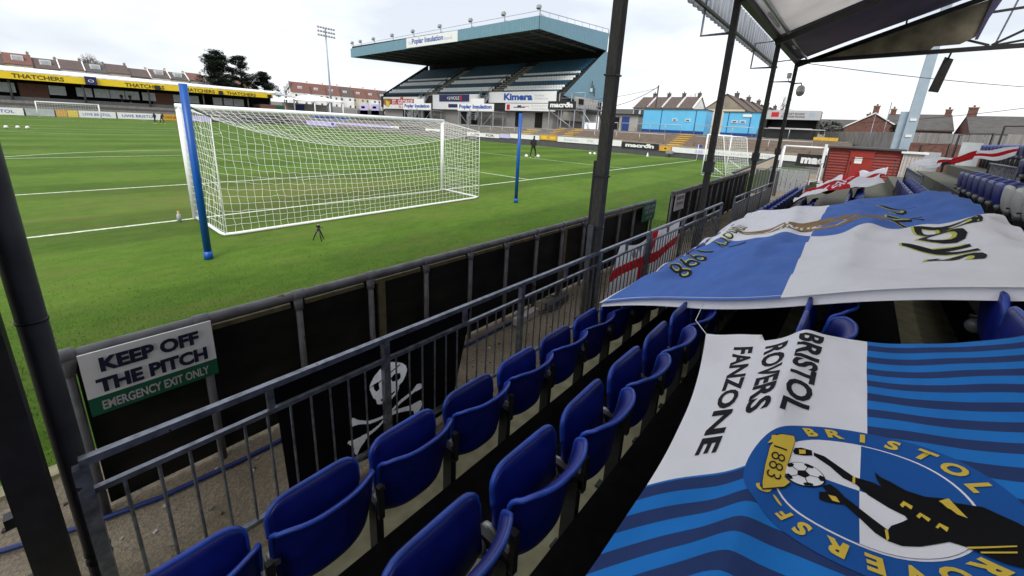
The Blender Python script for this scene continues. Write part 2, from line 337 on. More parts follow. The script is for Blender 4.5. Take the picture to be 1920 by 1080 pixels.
# columns
def zroof(t): return 4.95 + .385*(-9.2-t)
COLX = [-1.65, 2.72, 7.15, 10.8]
lab = ['weathered square timber roof column behind the pirate flag railing, nearest whole one',
       'dark square roof column rising beside the white training goal', 'third dark roof column along the railing with a bracket frame near its top',
       'farthest roof column, carrying the grey dome camera']
for i, x in enumerate(COLX):
    p = st(x, -8.97, 0); r = thing('roof_column', lab[i], 'column', p, 'roof columns of the near stand')
    s = .118 if i == 0 else .105
    b = MB(); b.box(p+Vector((0,0,2.49)), (s, s, 4.98), 'dark_wood' if i == 0 else 'column_dark', Matrix.Rotation(STROT,3,'Z')); b.build('post', r)
    if i == 0:
        b = MB(); b.box(p+Vector((.05,.09,1.62)), (.1,.07,.95), 'black_steel'); b.build('junction_box', r)
        b = MB(); b.box(p+Vector((-.09,.02,.95)), (.045,.07,.75), 'pole_grey'); b.build('conduit', r)
        for z in (1.28, 1.92, 3.05): b = MB(); b.box(p+Vector((0,0,z)), (s+.03, s+.03, .018), 'black_steel'); b.build('band', r)
    else:
        b = MB(); b.box(p+Vector((0,0,1.75+.1*i)), (s+.07, s+.07, .22), 'black_steel'); b.build('collar', r)
    b = MB(); b.box(p+Vector((0,0,.03)), (s+.1, s+.1, .06), 'black_steel'); b.build('base_plate', r)
p = st(-6.19,-9.0,0); r = thing('roof_column', 'black square roof column at the left edge beside the thick grey pipe', 'column', p, 'roof columns of the near stand')
b = MB(); b.box(p+Vector((0,0,2.5)), (.105,.105,5.0), 'black_steel', Matrix.Rotation(STROT,3,'Z')); b.build('post', r)
for z in (.75, 1.05, .4): b = MB(); b.box(p+Vector((-.06,.09,z)), (.07,.05,.05), 'camera_black'); b.build('clamp', r)
p = st(-6.07,-8.93,0); b = MB(); b.tube([p, p+Vector((0,0,5.0))], .043, 'pole_grey', 20)
for z in (.36,.41,1.6): b.tube([p+Vector((0,0,z)), p+Vector((0,0,z+.012))], .046, 'black_steel', 20)
tag(b.build('drain_pipe', loc=p), 'thick round grey pipe standing in front of the black column at the left', 'pipe')
# roof: membranes between rafters, front beam, corrugated valance on brackets
r = thing('stand_roof', 'sloping fabric roof over the near seats with pale, purple and brown panels', 'roof', st(2.5,-9,4.9))
TB = -13.15
def roofpt(x, t, dz=0): return st(x, t, zroof(t)+dz)
def membrane(name, x0, x1, m, tb=-17.0, sag=.14):
    b = MB(); vs = []; fs = []; nx, ny = 10, 14
    for i in range(nx+1):
        for j in range(ny+1):
            u, v = i/nx, j/ny; x = x0+(x1-x0)*u; t = -8.95+(tb+8.95)*v
            vs.append(roofpt(x, t, .16 - sag*math.sin(PI*u)*math.sin(PI*min(1,v*1.1)) + .012*math.sin(9*v+5*u)))
    for i in range(nx):
        for j in range(ny): a = i*(ny+1)+j; fs.append((a, a+ny+1, a+ny+2, a+1))
    k = len(vs); b.add(vs, fs, m, True); b.add([q+Vector((0,0,.02)) for q in vs], [tuple(reversed(f)) for f in fs], m, True); return b.build(name, r)
membrane('pale_panel', -12, -6.1, 'roof_tarp_white'); membrane('pale_panel', -6.1, -1.65, 'roof_tarp_white'); membrane('pale_panel', -1.65, 2.72, 'roof_tarp_white'); membrane('pale_panel', 2.72, 6.75, 'roof_tarp_white', sag=.06)  # pale panels extended rearward out of view to block light from above
membrane('purple_panel', 6.75, 10.75, 'tarp_purple', tb=TB, sag=.3)
for x in (-6.1, -1.65, 2.72, 6.75, 10.8):
    b = MB(); b.beam(roofpt(x,-8.95,.0), roofpt(x,-13.6,.0), .09, .13, 'black_steel'); b.beam(roofpt(x,-13.6,0), roofpt(x,-17,0), .09, .13, 'black_steel'); b.build('rafter', r)
b = MB(); b.beam(st(-12,-8.97,5.02), st(10.9,-8.97,5.02), .14, .2, 'black_steel'); b.build('eaves_beam', r)
b = MB(); b.beam(st(-12,-9.2,5.2), st(10.8,-9.2,5.2), .05, .3, 'galv'); b.build('gutter', r)
b = MB()                                                   # corrugated valance
vs = []; fs = []; N = 500
for i in range(N+1):
    x = -12+22.6*i/N; o = .03*(1 if (i//3) % 2 else 0)
    vs += [st(x,-8.38+o,4.74), st(x,-8.38+o,5.45)]
for i in range(N): a = 2*i; fs.append((a, a+2, a+3, a+1))
b.add(vs, fs, 'galv'); b.add([q+Vector((0,.006,0)) for q in vs], [tuple(reversed(f)) for f in fs], 'galv'); b.build('corrugated_valance', r)
b = MB(); b.beam(st(-12,-8.45,4.8), st(10.6,-8.45,4.8), .05, .05, 'black_steel'); b.build('valance_rail', r)
for x in (-1.65, 2.72, 7.15, 10.4):
    b = MB(); b.tube([st(x,-8.97,4.32), st(x,-8.42,4.32), st(x,-8.42,4.95), st(x,-8.97,5.0)], .026, 'rail_steel', 8); b.build('bracket_frame', r)
# gable end: bottom chord, webs, torn brown sheet
b = MB()
b.beam(st(10.8,-8.97,4.98), st(10.8,-17.0,5.2), .1, .11, 'black_steel'); b.beam(st(10.8,-11.4,5.82), st(10.8,-14.6,6.12), .05,.06,'black_steel'); 
b.beam(st(10.8,-11.4,5.82), st(10.8,-13.15,5.16), .05,.05,'black_steel'); b.beam(st(10.8,-13.2,5.16), st(10.8,-15.2,6.5), .06,.06,'black_steel'); b.beam(st(10.8,-13.25,5.16), st(10.8,-13.45,6.6), .035,.035,'rail_steel')
b.beam(st(10.8,-13.2,5.14), st(10.8,-15.6,5.6), .05,.05,'black_steel'); b.beam(st(10.8,-11.4,5.78), st(10.8,-11.35,6.9), .04,.04,'black_steel'); b.build('gable_truss', r)
b = MB(); pts = [(-9.3,5.04),(-12.02,5.06),(-12.1,5.2),(-12.6,5.22),(-12.85,5.38),(-12.9,5.75),(-12.95,6.3),(-11.2,5.66)]
b.prism([st(10.77,t,z) for t, z in pts], (-.015,0,0), 'tarp_brown'); b.build('torn_gable_sheet', r)
b = MB(); b.prism([st(10.7,-12.84,5.3), st(10.7,-12.95,6.35), st(10.7,-13.15,6.35), st(10.7,-12.98,5.8), st(10.7,-12.9,5.3)], (-.03,0,0), 'tarp_purple'); b.build('hanging_flap', r)
for x0, x1 in ((-.6,1.2),(4.6,5.9),(8.3,8.8)):
    b = MB(); b.beam(st(x0,-9.12,5.05), st(x1,-9.12,5.05), .05, .05, 'white_paint'); b.build('strip_light', r)
# dome camera and box on the last column
c = st(10.8,-8.97,0); q = thing('dome_camera', 'grey domed security camera hanging from an arm on the far column', 'camera', c+Vector((0,-.25,4.1)))
b = MB(); b.tube([c+Vector((0,-.05,4.3)), c+Vector((0,-.24,4.31)), c+Vector((0,-.26,4.22))], .025, 'grey_plastic', 8); b.build('arm', q)
b = MB(); b.lathe(c+Vector((0,-.26,3.98)), [(.0,.25),(.07,.25),(.11,.19),(.125,.1),(.125,.05)], 'grey_plastic', 14); b.build('housing', q)
b = MB(); b.lathe(c+Vector((0,-.26,3.98)), [(.12,.048),(.11,-.02),(.065,-.075),(0,-.095)], 'hinge_grey', 14); b.build('dome', q)
b = MB(); b.box(c+Vector((-.03,.14,4.55)), (.1,.12,.17), 'grey_plastic'); b.tube([c+Vector((0,.14,4.47)), c+Vector((0,.14,4.35)), c+Vector((0,.05,4.32))], .012, 'black_steel', 6)
tag(b.build('junction_box', loc=c+Vector((0,.15,4.7))), 'small grey electrical box near the top of the far column', 'box')
b = MB(); b.prism([st(12.0,-12.47,5.1), st(12.0,-12.67,5.02), st(12.0,-12.56,4.08), st(12.0,-12.33,4.12)], (.03,0,0), 'column_dark'); b.beam(st(12,-12.55,5.05), st(10.85,-12.5,5.1), .04, .04, 'black_steel')
tag(b.build('hanging_board', loc=st(12,-12.5,4.5)), 'narrow dark board dangling below the gable end of the near roof', 'board')
SK_HEAD= [(-4.571, 0.752), (-4.531, 0.741), (-4.462, 0.705), (-4.427, 0.667), (-4.417, 0.627), (-4.429, 0.583), (-4.453, 0.546), (-4.462, 0.537), (-4.483, 0.521), (-4.493, 0.472), (-4.54, 0.435), (-4.575, 0.411), (-4.617, 0.438), (-4.65, 0.45), (-4.674, 0.47), (-4.68, 0.512), (-4.699, 0.532), (-4.706, 0.553), (-4.723, 0.613), (-4.726, 0.639), (-4.709, 0.672), (-4.68, 0.703), (-4.639, 0.725)]
SK_EYER= [(-4.548, 0.611), (-4.517, 0.635), (-4.473, 0.623), (-4.47, 0.581), (-4.492, 0.566), (-4.536, 0.576)]
SK_EYEL= [(-4.698, 0.642), (-4.651, 0.638), (-4.645, 0.575), (-4.67, 0.569), (-4.688, 0.594)]
SK_NOSE= [(-4.595, 0.596), (-4.574, 0.59), (-4.558, 0.555), (-4.563, 0.534), (-4.588, 0.541)]
SK_MOUTH= [(-4.64, 0.486), (-4.573, 0.471), (-4.521, 0.491), (-4.517, 0.476), (-4.57, 0.451), (-4.637, 0.466)]
SK_BAND= [(-4.726, 0.637), (-4.651, 0.634), (-4.567, 0.656), (-4.473, 0.7), (-4.472, 0.69), (-4.565, 0.645), (-4.647, 0.625), (-4.724, 0.63)]
SK_BONE1= [(-4.652, 0.293), (-4.56, 0.337), (-4.47, 0.391), (-4.367, 0.418), (-4.353, 0.434), (-4.328, 0.454), (-4.294, 0.443), (-4.272, 0.396), (-4.319, 0.393), (-4.35, 0.395), (-4.462, 0.363), (-4.543, 0.323), (-4.657, 0.27), (-4.741, 0.252), (-4.764, 0.239), (-4.814, 0.183), (-4.839, 0.137), (-4.855, 0.159), (-4.858, 0.214), (-4.9, 0.277), (-4.891, 0.29), (-4.856, 0.276), (-4.762, 0.278)]
SK_BONE2= [(-4.871, 0.462), (-4.852, 0.458), (-4.821, 0.423), (-4.75, 0.375), (-4.65, 0.345), (-4.574, 0.329), (-4.472, 0.313), (-4.369, 0.289), (-4.301, 0.29), (-4.271, 0.258), (-4.292, 0.218), (-4.332, 0.171), (-4.353, 0.188), (-4.365, 0.227), (-4.427, 0.263), (-4.482, 0.28), (-4.575, 0.298), (-4.655, 0.323), (-4.735, 0.343), (-4.811, 0.381), (-4.841, 0.389), (-4.871, 0.391)]
CR_LEG= [(1.173, 0.6), (1.175, 0.628), (1.2, 0.662), (1.23, 0.702), (1.231, 0.745), (1.239, 0.761), (1.206, 0.75), (1.183, 0.748), (1.198, 0.76), (1.208, 0.781), (1.228, 0.811), (1.236, 0.848), (1.229, 0.879), (1.239, 0.9), (1.237, 0.946), (1.274, 0.993), (1.294, 1.007), (1.432, 0.981), (1.424, 0.95), (1.394, 0.902), (1.389, 0.876), (1.436, 0.825), (1.455, 0.793), (1.454, 0.768), (1.441, 0.745), (1.407, 0.717), (1.37, 0.682), (1.334, 0.678), (1.351, 0.701), (1.38, 0.734), (1.411, 0.77), (1.39, 0.777), (1.362, 0.798), (1.345, 0.809), (1.334, 0.805), (1.322, 0.777), (1.294, 0.735), (1.261, 0.706), (1.252, 0.678), (1.218, 0.645), (1.19, 0.602)]
CR_SHOE1= [(1.198, 0.54), (1.178, 0.544), (1.166, 0.563), (1.165, 0.594), (1.191, 0.598), (1.204, 0.575), (1.211, 0.547)]
CR_SHOE2= [(1.374, 0.682), (1.388, 0.653), (1.39, 0.639), (1.39, 0.63), (1.356, 0.628), (1.345, 0.644), (1.325, 0.633), (1.303, 0.649), (1.311, 0.663), (1.332, 0.681)]
CR_YEL= [[(1.232, 0.699), (1.231, 0.705), (1.262, 0.705), (1.262, 0.699)], [(1.414, 0.764), (1.414, 0.77), (1.445, 0.771), (1.459, 0.766)], [(1.296, 0.797), (1.276, 0.805), (1.288, 0.822), (1.303, 0.818), (1.292, 0.807), (1.305, 0.802)], [(1.324, 0.826), (1.306, 0.834), (1.321, 0.852), (1.334, 0.847), (1.319, 0.836), (1.331, 0.831)], [(1.348, 0.858), (1.329, 0.866), (1.339, 0.881), (1.356, 0.876), (1.341, 0.866), (1.351, 0.862)], [(1.244, 0.872), (1.227, 0.89), (1.291, 0.916), (1.283, 0.9), (1.269, 0.891), (1.265, 0.885), (1.252, 0.878)], [(1.395, 0.902), (1.36, 0.978), (1.365, 0.977), (1.4, 0.906)], [(1.403, 0.921), (1.381, 0.975), (1.387, 0.974), (1.408, 0.922)], [(1.182, 0.557), (1.173, 0.576), (1.194, 0.579), (1.203, 0.561)], [(1.358, 0.648), (1.353, 0.665), (1.373, 0.674), (1.377, 0.658)]]
CR_RIB= [(1.15, 0.461), (1.129, 0.494), (1.115, 0.532), (1.141, 0.539), (1.19, 0.537), (1.281, 0.533), (1.338, 0.534), (1.353, 0.553), (1.381, 0.54), (1.428, 0.483), (1.402, 0.477), (1.316, 0.47), (1.217, 0.467), (1.188, 0.473), (1.198, 0.455), (1.171, 0.464)]
# ================================================================== pitch-side barriers
FT = -8.2
def perimeter(label, xs, z0, z1, tilt_end, extra=False):
    p = st(xs[0], FT, 0); r = thing('pitch_barrier', label, 'barrier', p, 'barriers between the pitch and the path')
    zt = lambda x: z0+(z1-z0)*(x-xs[0])/(xs[-1]-xs[0])
    b = MB(); pts = [st(xs[0],FT,zt(xs[0])-.1), st(xs[0]+.015,FT,zt(xs[0])-.035), st(xs[0]+.06,FT,zt(xs[0])-.005)] + [st(x,FT,zt(x)) for x in xs[1:-1]] + [st(xs[-1],FT,zt(xs[-1]))]
    b.tube(pts, .034, 'pipe_grey', 10); b.build('top_rail', r)
    for i, x in enumerate(xs):
        b = MB(); b.tube([st(x,FT,-.02), st(x,FT,zt(x)-.03)], .025, 'pipe_grey', 8); b.tube([st(x,FT,zt(x)-.12), st(x,FT,zt(x)-.03)], .034, 'pipe_grey', 8); b.tube([st(x-.04,FT,zt(x)), st(x+.04,FT,zt(x))], .04, 'pipe_grey', 10)
        b.build('post', r)
    b = MB()
    b.prism([st(xs[0]+.03,FT+.045,.02), st(xs[-1],FT+.045,.02), st(xs[-1],FT+.045,zt(xs[-1])-.06), st(xs[0]+.03,FT+.045,zt(xs[0])-.06)], (0,.018,0), 'black_board'); b.build('board_panel', r)
    b = MB(); 
    for i in range(len(xs)-1):
        b.beam(st(xs[i]+.06,FT+.03,zt(xs[i])-.085), st(xs[i+1]-.05,FT+.03,zt(xs[i+1])-.085), .03, .035, 'timber_yellow')
    b.build('timber_rail', r)
    for i in range(3, len(xs)-1, 5):
        b = MB(); b.beam(st(xs[i]+.12,FT+.03,0), st(xs[i]+.12,FT+.03,zt(xs[i])-.1), .07, .03, 'timber_yellow', up=(0,1,0)); b.build('timber_stud', r)
    return r
x1 = [-6.03+.605*i for i in range(14)]; x1[-1] = 2.12
perimeter('long grey pipe barrier with black boards in front of the goal', x1, 1.1, 1.1, 0)
x2 = [3.2+.62*i for i in range(14)]
perimeter('farther pipe barrier with black boards beyond the gap in the path', x2, 1.17, 1.3, 0)
ux = st(1,0,0)-st(0,0,0)
P0 = st(-5.985,FT-.06,.712)
board('warning_sign', 'white and green keep off the pitch sign, emergency exit only, at the near end', 'sign', P0, ux, .6, .39, 'sign_white',
      [('KEEP OFF', .075,.262,.45,.092,'text_navy',.05), ('THE PITCH', .045,.135,.51,.092,'text_navy',.05), ('EMERGENCY EXIT ONLY', .05,.026,.5,.06,'text_grey',.025)], [(0,0,.6,.112,'sign_green')], th=.012, group='barrier signs')
board('warning_sign', 'dark green sign with white lettering at the far end of the first barrier', 'sign', st(1.48,FT-.06,.74), ux, .62, .37, 'sign_green',
      [('KEEP OFF', .06,.25,.5,.07,'text_grey',.01), ('THE PITCH', .06,.15,.5,.07,'text_grey',.01), ('EXIT ONLY', .18,.05,.3,.04,'text_grey',.01)], th=.012, group='barrier signs')
board('warning_sign', 'weathered white keep off the pitch sign on the second barrier', 'sign', st(3.24,FT-.06,.74), ux, .62, .37, 'pale_wood',
      [('KEEP OFF', .07,.25,.46,.08,'text_navy',.02), ('THE PITCH', .07,.12,.46,.08,'text_navy',.02)], [(0,0,.62,.08,'text_grey')], th=.012, group='barrier signs')
# ---- stand railing with balusters
RT = -9.05
def railing(label, x0, x1, posts, zr=.98, z2=.82, zb=.14, sp=.115, infill=None, mtl='rail_steel'):
    r = thing('crowd_railing', label, 'railing', st(x0,RT,0), 'railings in front of the seats')
    b = MB(); b.beam(st(x0,RT,zr), st(x1,RT,zr), .036, .036, mtl); b.build('top_rail', r)
    b = MB(); b.beam(st(x0,RT,z2), st(x1,RT,z2), .027, .027, mtl); b.build('middle_rail', r)
    b = MB(); b.beam(st(x0,RT,zb), st(x1,RT,zb), .034, .03, mtl); b.build('bottom_rail', r)
    for x in posts:
        b = MB(); b.box(st(x,RT,zr/2-.01), (.047,.047,zr-.02), mtl, Matrix.Rotation(STROT,3,'Z')); b.box(st(x,RT,.01), (.13,.13,.02), mtl); b.build('post', r)
    if infill:
        b = MB(); b.prism([st(x0,RT,zb), st(x1,RT,zb), st(x1,RT,z2), st(x0,RT,z2)], (0,.006,0), infill); b.build('mesh_infill', r)
    n = int((x1-x0)/sp); rj = random.Random(int(x0*10)+50)
    for i in range(1, n):
        x = x0+(x1-x0)*i/n
        if min(abs(x-p) for p in posts) < .05: continue
        b = MB(); b.tube([st(x,RT,zb+.015), st(x+rj.gauss(0,.0025),RT,z2-.017)], .0075, mtl, 6, caps=False); b.build('baluster', r)
    for i in range(len(posts)-1):
        x = (posts[i]+posts[i+1])/2
        b = MB(); b.box(st(x,RT,(zr+z2)/2), (.035,.03,zr-z2-.045), mtl); b.build('spacer', r)
    return r
railing('near grey steel railing with balusters beside the pirate flag', -6.05, -.12, [-6.05,-4.615,-3.14,-1.62,-.12])
railing('railing section beyond the red cross flag, ending at the gap', -.06, 4.0, [-.06,1.42,2.75,4.0])
railing('far railing panel with fine mesh beyond the gap', 5.2, 10.6, [5.2,6.9,8.7,10.6], infill='fence_grey', sp=.3)
b = MB(); pts = [(-9,-7.7),(-6.6,-8.0),(-6.15,-8.19),(-5.8,-8.29),(-5.34,-8.34),(-4.9,-8.35),(-4.3,-8.36),(-3.2,-8.39),(-2.2,-8.42)]
b.tube([Vector((x, y-.03, .012)) for x, y in pts], .016, 'hose_blue', 8); tag(b.build('hose', loc=(-5,-8.2,0)), 'dark blue hose lying along the gravel beneath the barrier', 'hose')
b = MB(); pts = [(-1.6+.32*math.cos(a)+.02*math.sin(3*a), -8.5+.2*math.sin(a)+.01*a, .008+.004*a/6) for a in [i*.25 for i in range(44)]]
b.tube([Vector(p) for p in pts], .007, 'black_steel', 6); tag(b.build('cable', loc=(-1.6,-8.5,0)), 'loose loops of black cable on the gravel path', 'cable')
b = MB(); 
for (x,t,l) in ((-1.75,-8.42,.5),(-2.4,-8.4,.45)): b.beam(st(x,t,.05), st(x+l,t+.03,.05), .09, .09, 'pale_wood' if l<.5 else 'pole_grey')
tag(b.build('timber_offcut', loc=st(-1.9,-8.42,0)), 'pair of short grey timber lengths left on the gravel by the barrier', 'timber')
rg = random.Random(5); b = MB()
for i in range(260):
    x = rg.uniform(-6.6, 3); t = rg.uniform(-9.05,-7.7); s = rg.uniform(.008,.022); p = st(x,t,-.008+s*.3)
    b.box(p, (s*1.3, s, s*.6), rg.choice(['pale_wood','concrete','bark']), Matrix.Rotation(rg.uniform(0,3),3,'Z') @ Matrix.Rotation(rg.uniform(-.4,.4),3,'X'))
tag(b.build('gravel'), 'loose stones and litter scattered over the path', 'gravel', kind='stuff')

# ================================================================== cloth
def tri_poly(poly):
    bm = bmesh.new(); f = bm.faces.new([bm.verts.new((p[0], p[1], 0)) for p in poly]); bmesh.ops.triangulate(bm, faces=[f])
    bm.verts.index_update(); v = [(q.co.x, q.co.y) for q in bm.verts]; fs = [tuple(x.index for x in f.verts) for f in bm.faces]; bm.free(); return v, fs
def subdiv2d(v, fs, L):
    v = [Vector((p[0], p[1])) for p in v]; fs = [tuple(f) for f in fs]
    # fan quads/ngons into triangles first
    t = []
    for f in fs:
        for i in range(1, len(f)-1): t.append((f[0], f[i], f[i+1]))
    for it in range(7):
        mid = {}; nt_ = []; any_ = False
        long_ = lambda a, b: (v[a]-v[b]).length > L
        def m(a, b):
            k = (min(a,b), max(a,b))
            if k not in mid: v.append((v[a]+v[b])/2); mid[k] = len(v)-1
            return mid[k]
        for a, b, c in t:
            e = [long_(a,b), long_(b,c), long_(c,a)]; n = sum(e)
            if n == 0: nt_.append((a,b,c)); continue
            any_ = True
            if n == 3: x, y, z = m(a,b), m(b,c), m(c,a); nt_ += [(a,x,z),(x,b,y),(z,y,c),(x,y,z)]
            elif n == 1:
                for _ in range(3):
                    if e[0]: break
                    a, b, c = b, c, a; e = e[1:]+e[:1]
                x = m(a,b); nt_ += [(a,x,c),(x,b,c)]
            else:
                for _ in range(3):
                    if not e[2]: break
                    a, b, c = b, c, a; e = e[1:]+e[:1]
                x, y = m(a,b), m(b,c); nt_ += [(x,b,y),(a,x,y),(a,y,c)]
        t = nt_
        if not any_: break
    return v, t
class Cloth:
    """S(a,b) -> world point; flat artwork drawn in (a,b) metres follows the drape"""
    def __init__(s, S, sign=1): s.S = S; s.mb = MB(); s.sign = sign
    def N(s, a, b):
        e = .004; d = (s.S(a+e,b)-s.S(a-e,b)).cross(s.S(a,b+e)-s.S(a,b-e)); return d.normalized()*s.sign
    def grid(s, A, B, colour):
        for i in range(len(A)-1):
            vs = []; 
        pts = {}; k = 0; vs = []
        for i, a in enumerate(A):
            for j, b in enumerate(B): vs.append(s.S(a, b))
        nb = len(B); groups = {}
        for i in range(len(A)-1):
            for j in range(nb-1):
                q = i*nb+j; groups.setdefault(colour((A[i]+A[i+1])/2, (B[j]+B[j+1])/2), []).append((q, q+nb, q+nb+1, q+1))
        base = len(s.mb.v); s.mb.v += vs
        for m, fs in groups.items():
            mi = s.mb.mi(m)
            for f in fs: s.mb.f.append([base+x for x in f]); s.mb.m.append(mi); s.mb.sm.append(True)
        # reverse side, 3 mm below
        vs2 = [p - s.N(A[i//nb], B[i % nb])*.003 for i, p in enumerate(vs)]; base = len(s.mb.v); s.mb.v += vs2
        for m, fs in groups.items():
            mi = s.mb.mi(m)
            for f in fs: s.mb.f.append([base+x for x in reversed(f)]); s.mb.m.append(mi); s.mb.sm.append(True)
    def tris(s, v, f, m, off, L=.04):
        v, f = subdiv2d(v, f, L); s.mb.add([s.S(p[0], p[1]) + s.N(p[0], p[1])*(off*.45) for p in v], f, m, True)
    def poly(s, pl, m, off=.004, L=.04): v, f = tri_poly(pl); s.tris(v, f, m, off, L)
    def text(s, txt, o, ux, uy, w, h, m, off=.004, bold=.0, L=.03, spacing=1, shear=0, warp=None):
        v, f, a = text2d(txt, bold, spacing, shear); o, ux, uy = Vector(o), Vector(ux), Vector(uy)
        pv = [o + ux*(p[0]*w) + uy*(p[1]*h) for p in v]
        if warp: pv = [Vector(warp(p)) for p in pv]
        s.tris([(p.x, p.y) for p in pv], f, m, off, L)
    def arc_text(s, txt, c, R, h, a0, a1, m, off, flip=False, bold=.045):
        """letters along a circle, angle measured so that point = c + R*(cos,sin) in (a,b); tops point outward"""
        n = len(txt)
        for i, ch in enumerate(txt):
            if ch == ' ': continue
            g = a0+(a1-a0)*(i/(n-1) if n > 1 else 0); er = Vector((math.cos(g), math.sin(g))); et = Vector((-math.sin(g), math.cos(g)))*(1 if a1 > a0 else -1)
            v, f, asp = text2d(ch, bold); wd = min(h*asp, h*1.15) if ch not in 'I.' else h*asp
            hh = h if ch != '.' else h*.2
            o = Vector(c) + er*R - et*(wd/2)
            s.tris([tuple(o + et*(p[0]*wd) + er*(p[1]*hh)) for p in v], f, m, off, .03)
def lin(a, b, n): return [a+(b-a)*i/n for i in range(n+1)]
def zstand(t): return 1.15+.39*(-10.6-t)
def wob(a, b, k=0): return math.sin(3.1*a+1.7*b+k)*math.sin(2.3*b-1.1*a+2*k)
# ---- fanzone banner, lying over the third and fourth rows
def S1(a, b):
    e = .2*math.sin(PI*min(a,2.6)/2.6); k = max(0, 1-b/.62)**1.6; bb = b + e*k
    x = -3.3-a*(1+.1*k)-.1*k; t = -10.74-bb
    z = zstand(t) + .012
    u = (bb-.47)/.79                                       # dips between the seat-back ridges
    if bb > .47: z -= .05*math.sin(PI*(u % 1.0))**1.3
    else: z -= .035*math.sin(PI*bb/.47)*(.6+.4*math.sin(5*a)) 
    z += .012*math.sin(7*a-9*bb)*k + .008*wob(2.2*a, 2.6*bb, 1) + .03*math.exp(-((bb-.47-.01*math.sin(6*a))/.06)**2) + .022*math.exp(-((bb-1.26)/.06)**2) + .007*abs(math.sin(6.5*a+5*bb+math.sin(4*bb)))**3 + .006*abs(math.sin(9*bb-3*a))**4
    if a < .12: z -= .05*(1-a/.12)**2*(b > .3)
    return st(x, t, z)
F1 = Cloth(S1, 1); A = [0.0]; i = 0; per = .128; dk = .062
while A[-1] < 2.55: A.append(round(A[-1]+.016, 4))
def col1(a, b):
    if (a < 1.29 and b < .73) or (a > 1.29 and b > .73): return 'flag_white'
    return 'flag_navy' if (a-.02) % per < dk else 'flag_royal'
AA = sorted(set([0.0,1.29,2.5] + [round(.02+per*k+o,4) for k in range(20) for o in (0, dk, .03, .095) if 0 < .02+per*k+o < 2.5]))
F1.grid(AA, lin(0,.73,36)+lin(.73,1.5,30)[1:], col1)
RD, UP = (1,0), (0,1)                                       # reading runs towards the camera, tops point up the stand
F1.text('BRISTOL', (.155,.455), RD, UP, .80, .108, 'ink', .004, .035)
F1.text('ROVERS', (.185,.315), RD, UP, .76, .1, 'ink', .004, .035)
F1.text('FANZONE', (.165,.16), RD, UP, 1.0, .098, 'ink', .004, .035)
CC = (1.285,.715)
def circ(c, r, n=64): return [(c[0]+r*math.cos(2*PI*i/n), c[1]+r*math.sin(2*PI*i/n)) for i in range(n)]
F1.poly(circ(CC,.312), 'crest_blue', .004, .03); F1.poly(circ(CC,.226), 'flag_white', .006, .03)
F1.poly(circ(CC,.22), 'crest_blue', .008, .03)
q1 = [CC]+[(CC[0]-.22*math.cos(PI/2*i/16), CC[1]-.22*math.sin(PI/2*i/16)) for i in range(17)]
q2 = [CC]+[(CC[0]+.22*math.cos(PI/2*i/16), CC[1]+.22*math.sin(PI/2*i/16)) for i in range(17)]
F1.poly(q1, 'flag_white', .010, .03); F1.poly(q2, 'flag_white', .010, .03)
dg = math.radians
F1.arc_text('BRISTOL', CC, .242, .052, dg(210), dg(118), 'crest_yellow', .010)
F1.arc_text('ROVERS', CC, .242, .052, dg(52), dg(-25), 'crest_yellow', .010)
F1.arc_text('F.C', CC, .242, .045, dg(-37), dg(-60), 'crest_yellow', .010)
F1.poly(CR_LEG, 'flag_black', .013, .03); F1.poly(CR_SHOE1, 'flag_black', .013); F1.poly(CR_SHOE2, 'flag_black', .013)
for q in CR_YEL: F1.poly(q, 'crest_yellow', .016)
BC = (1.297,.583); F1.poly(circ(BC,.056,32), 'flag_black', .014, .03)
def hexa(c, r, k, rot): return [(c[0]+r*math.cos(2*PI*i/k+rot), c[1]+r*math.sin(2*PI*i/k+rot)) for i in range(k)]
F1.poly(circ(BC,.053,32), 'flag_white', .016, .03); F1.poly(hexa(BC,.019,5,.4), 'flag_black', .018)
for i in range(5):
    g = .4+2*PI*i/5+PI/5*0; e = Vector((math.cos(g), math.sin(g))); n_ = Vector((-e.y, e.x)); c_ = Vector(BC)
    F1.poly([tuple(c_+e*.019+n_*.0012), tuple(c_+e*.019-n_*.0012), tuple(c_+e*.04-n_*.0012), tuple(c_+e*.04+n_*.0012)], 'flag_black', .018)
    F1.poly([tuple(c_+e*.038), tuple(c_+e*.043+n_*.013), tuple(c_+e*.0525+n_*.011), tuple(c_+e*.0535), tuple(c_+e*.0525-n_*.011), tuple(c_+e*.043-n_*.013)], 'flag_black', .018)
F1.poly([(CC[0]+(p[0]-CC[0])*1.0, p[1]) for p in CR_RIB], 'crest_yellow', .016)
cx = sum(p[0] for p in CR_RIB)/len(CR_RIB); cy = sum(p[1] for p in CR_RIB)/len(CR_RIB)
F1.poly([(cx+(p[0]-cx)*1.035, cy+(p[1]-cy)*1.05) for p in CR_RIB], 'ink', .0145)
F1.text('1883', (1.205,.477), (.98,.02), (-.02,.98), .165, .045, 'ink', .019, -.01)
o = F1.mb.build('fan_banner', loc=S1(1.2,.7)); tag(o, 'striped blue and white supporters banner with round pirate crest, nearest the camera', 'banner')
b = MB(); b.tube([S1(0,0), st(-3.2,-10.62,1.2), st(-2.75,-10.55,1.16)], .003, 'white_paint', 5)
tag(b.build('tie_cord', loc=S1(0,0)), 'thin white cord tying the striped banner corner to a seat', 'cord')
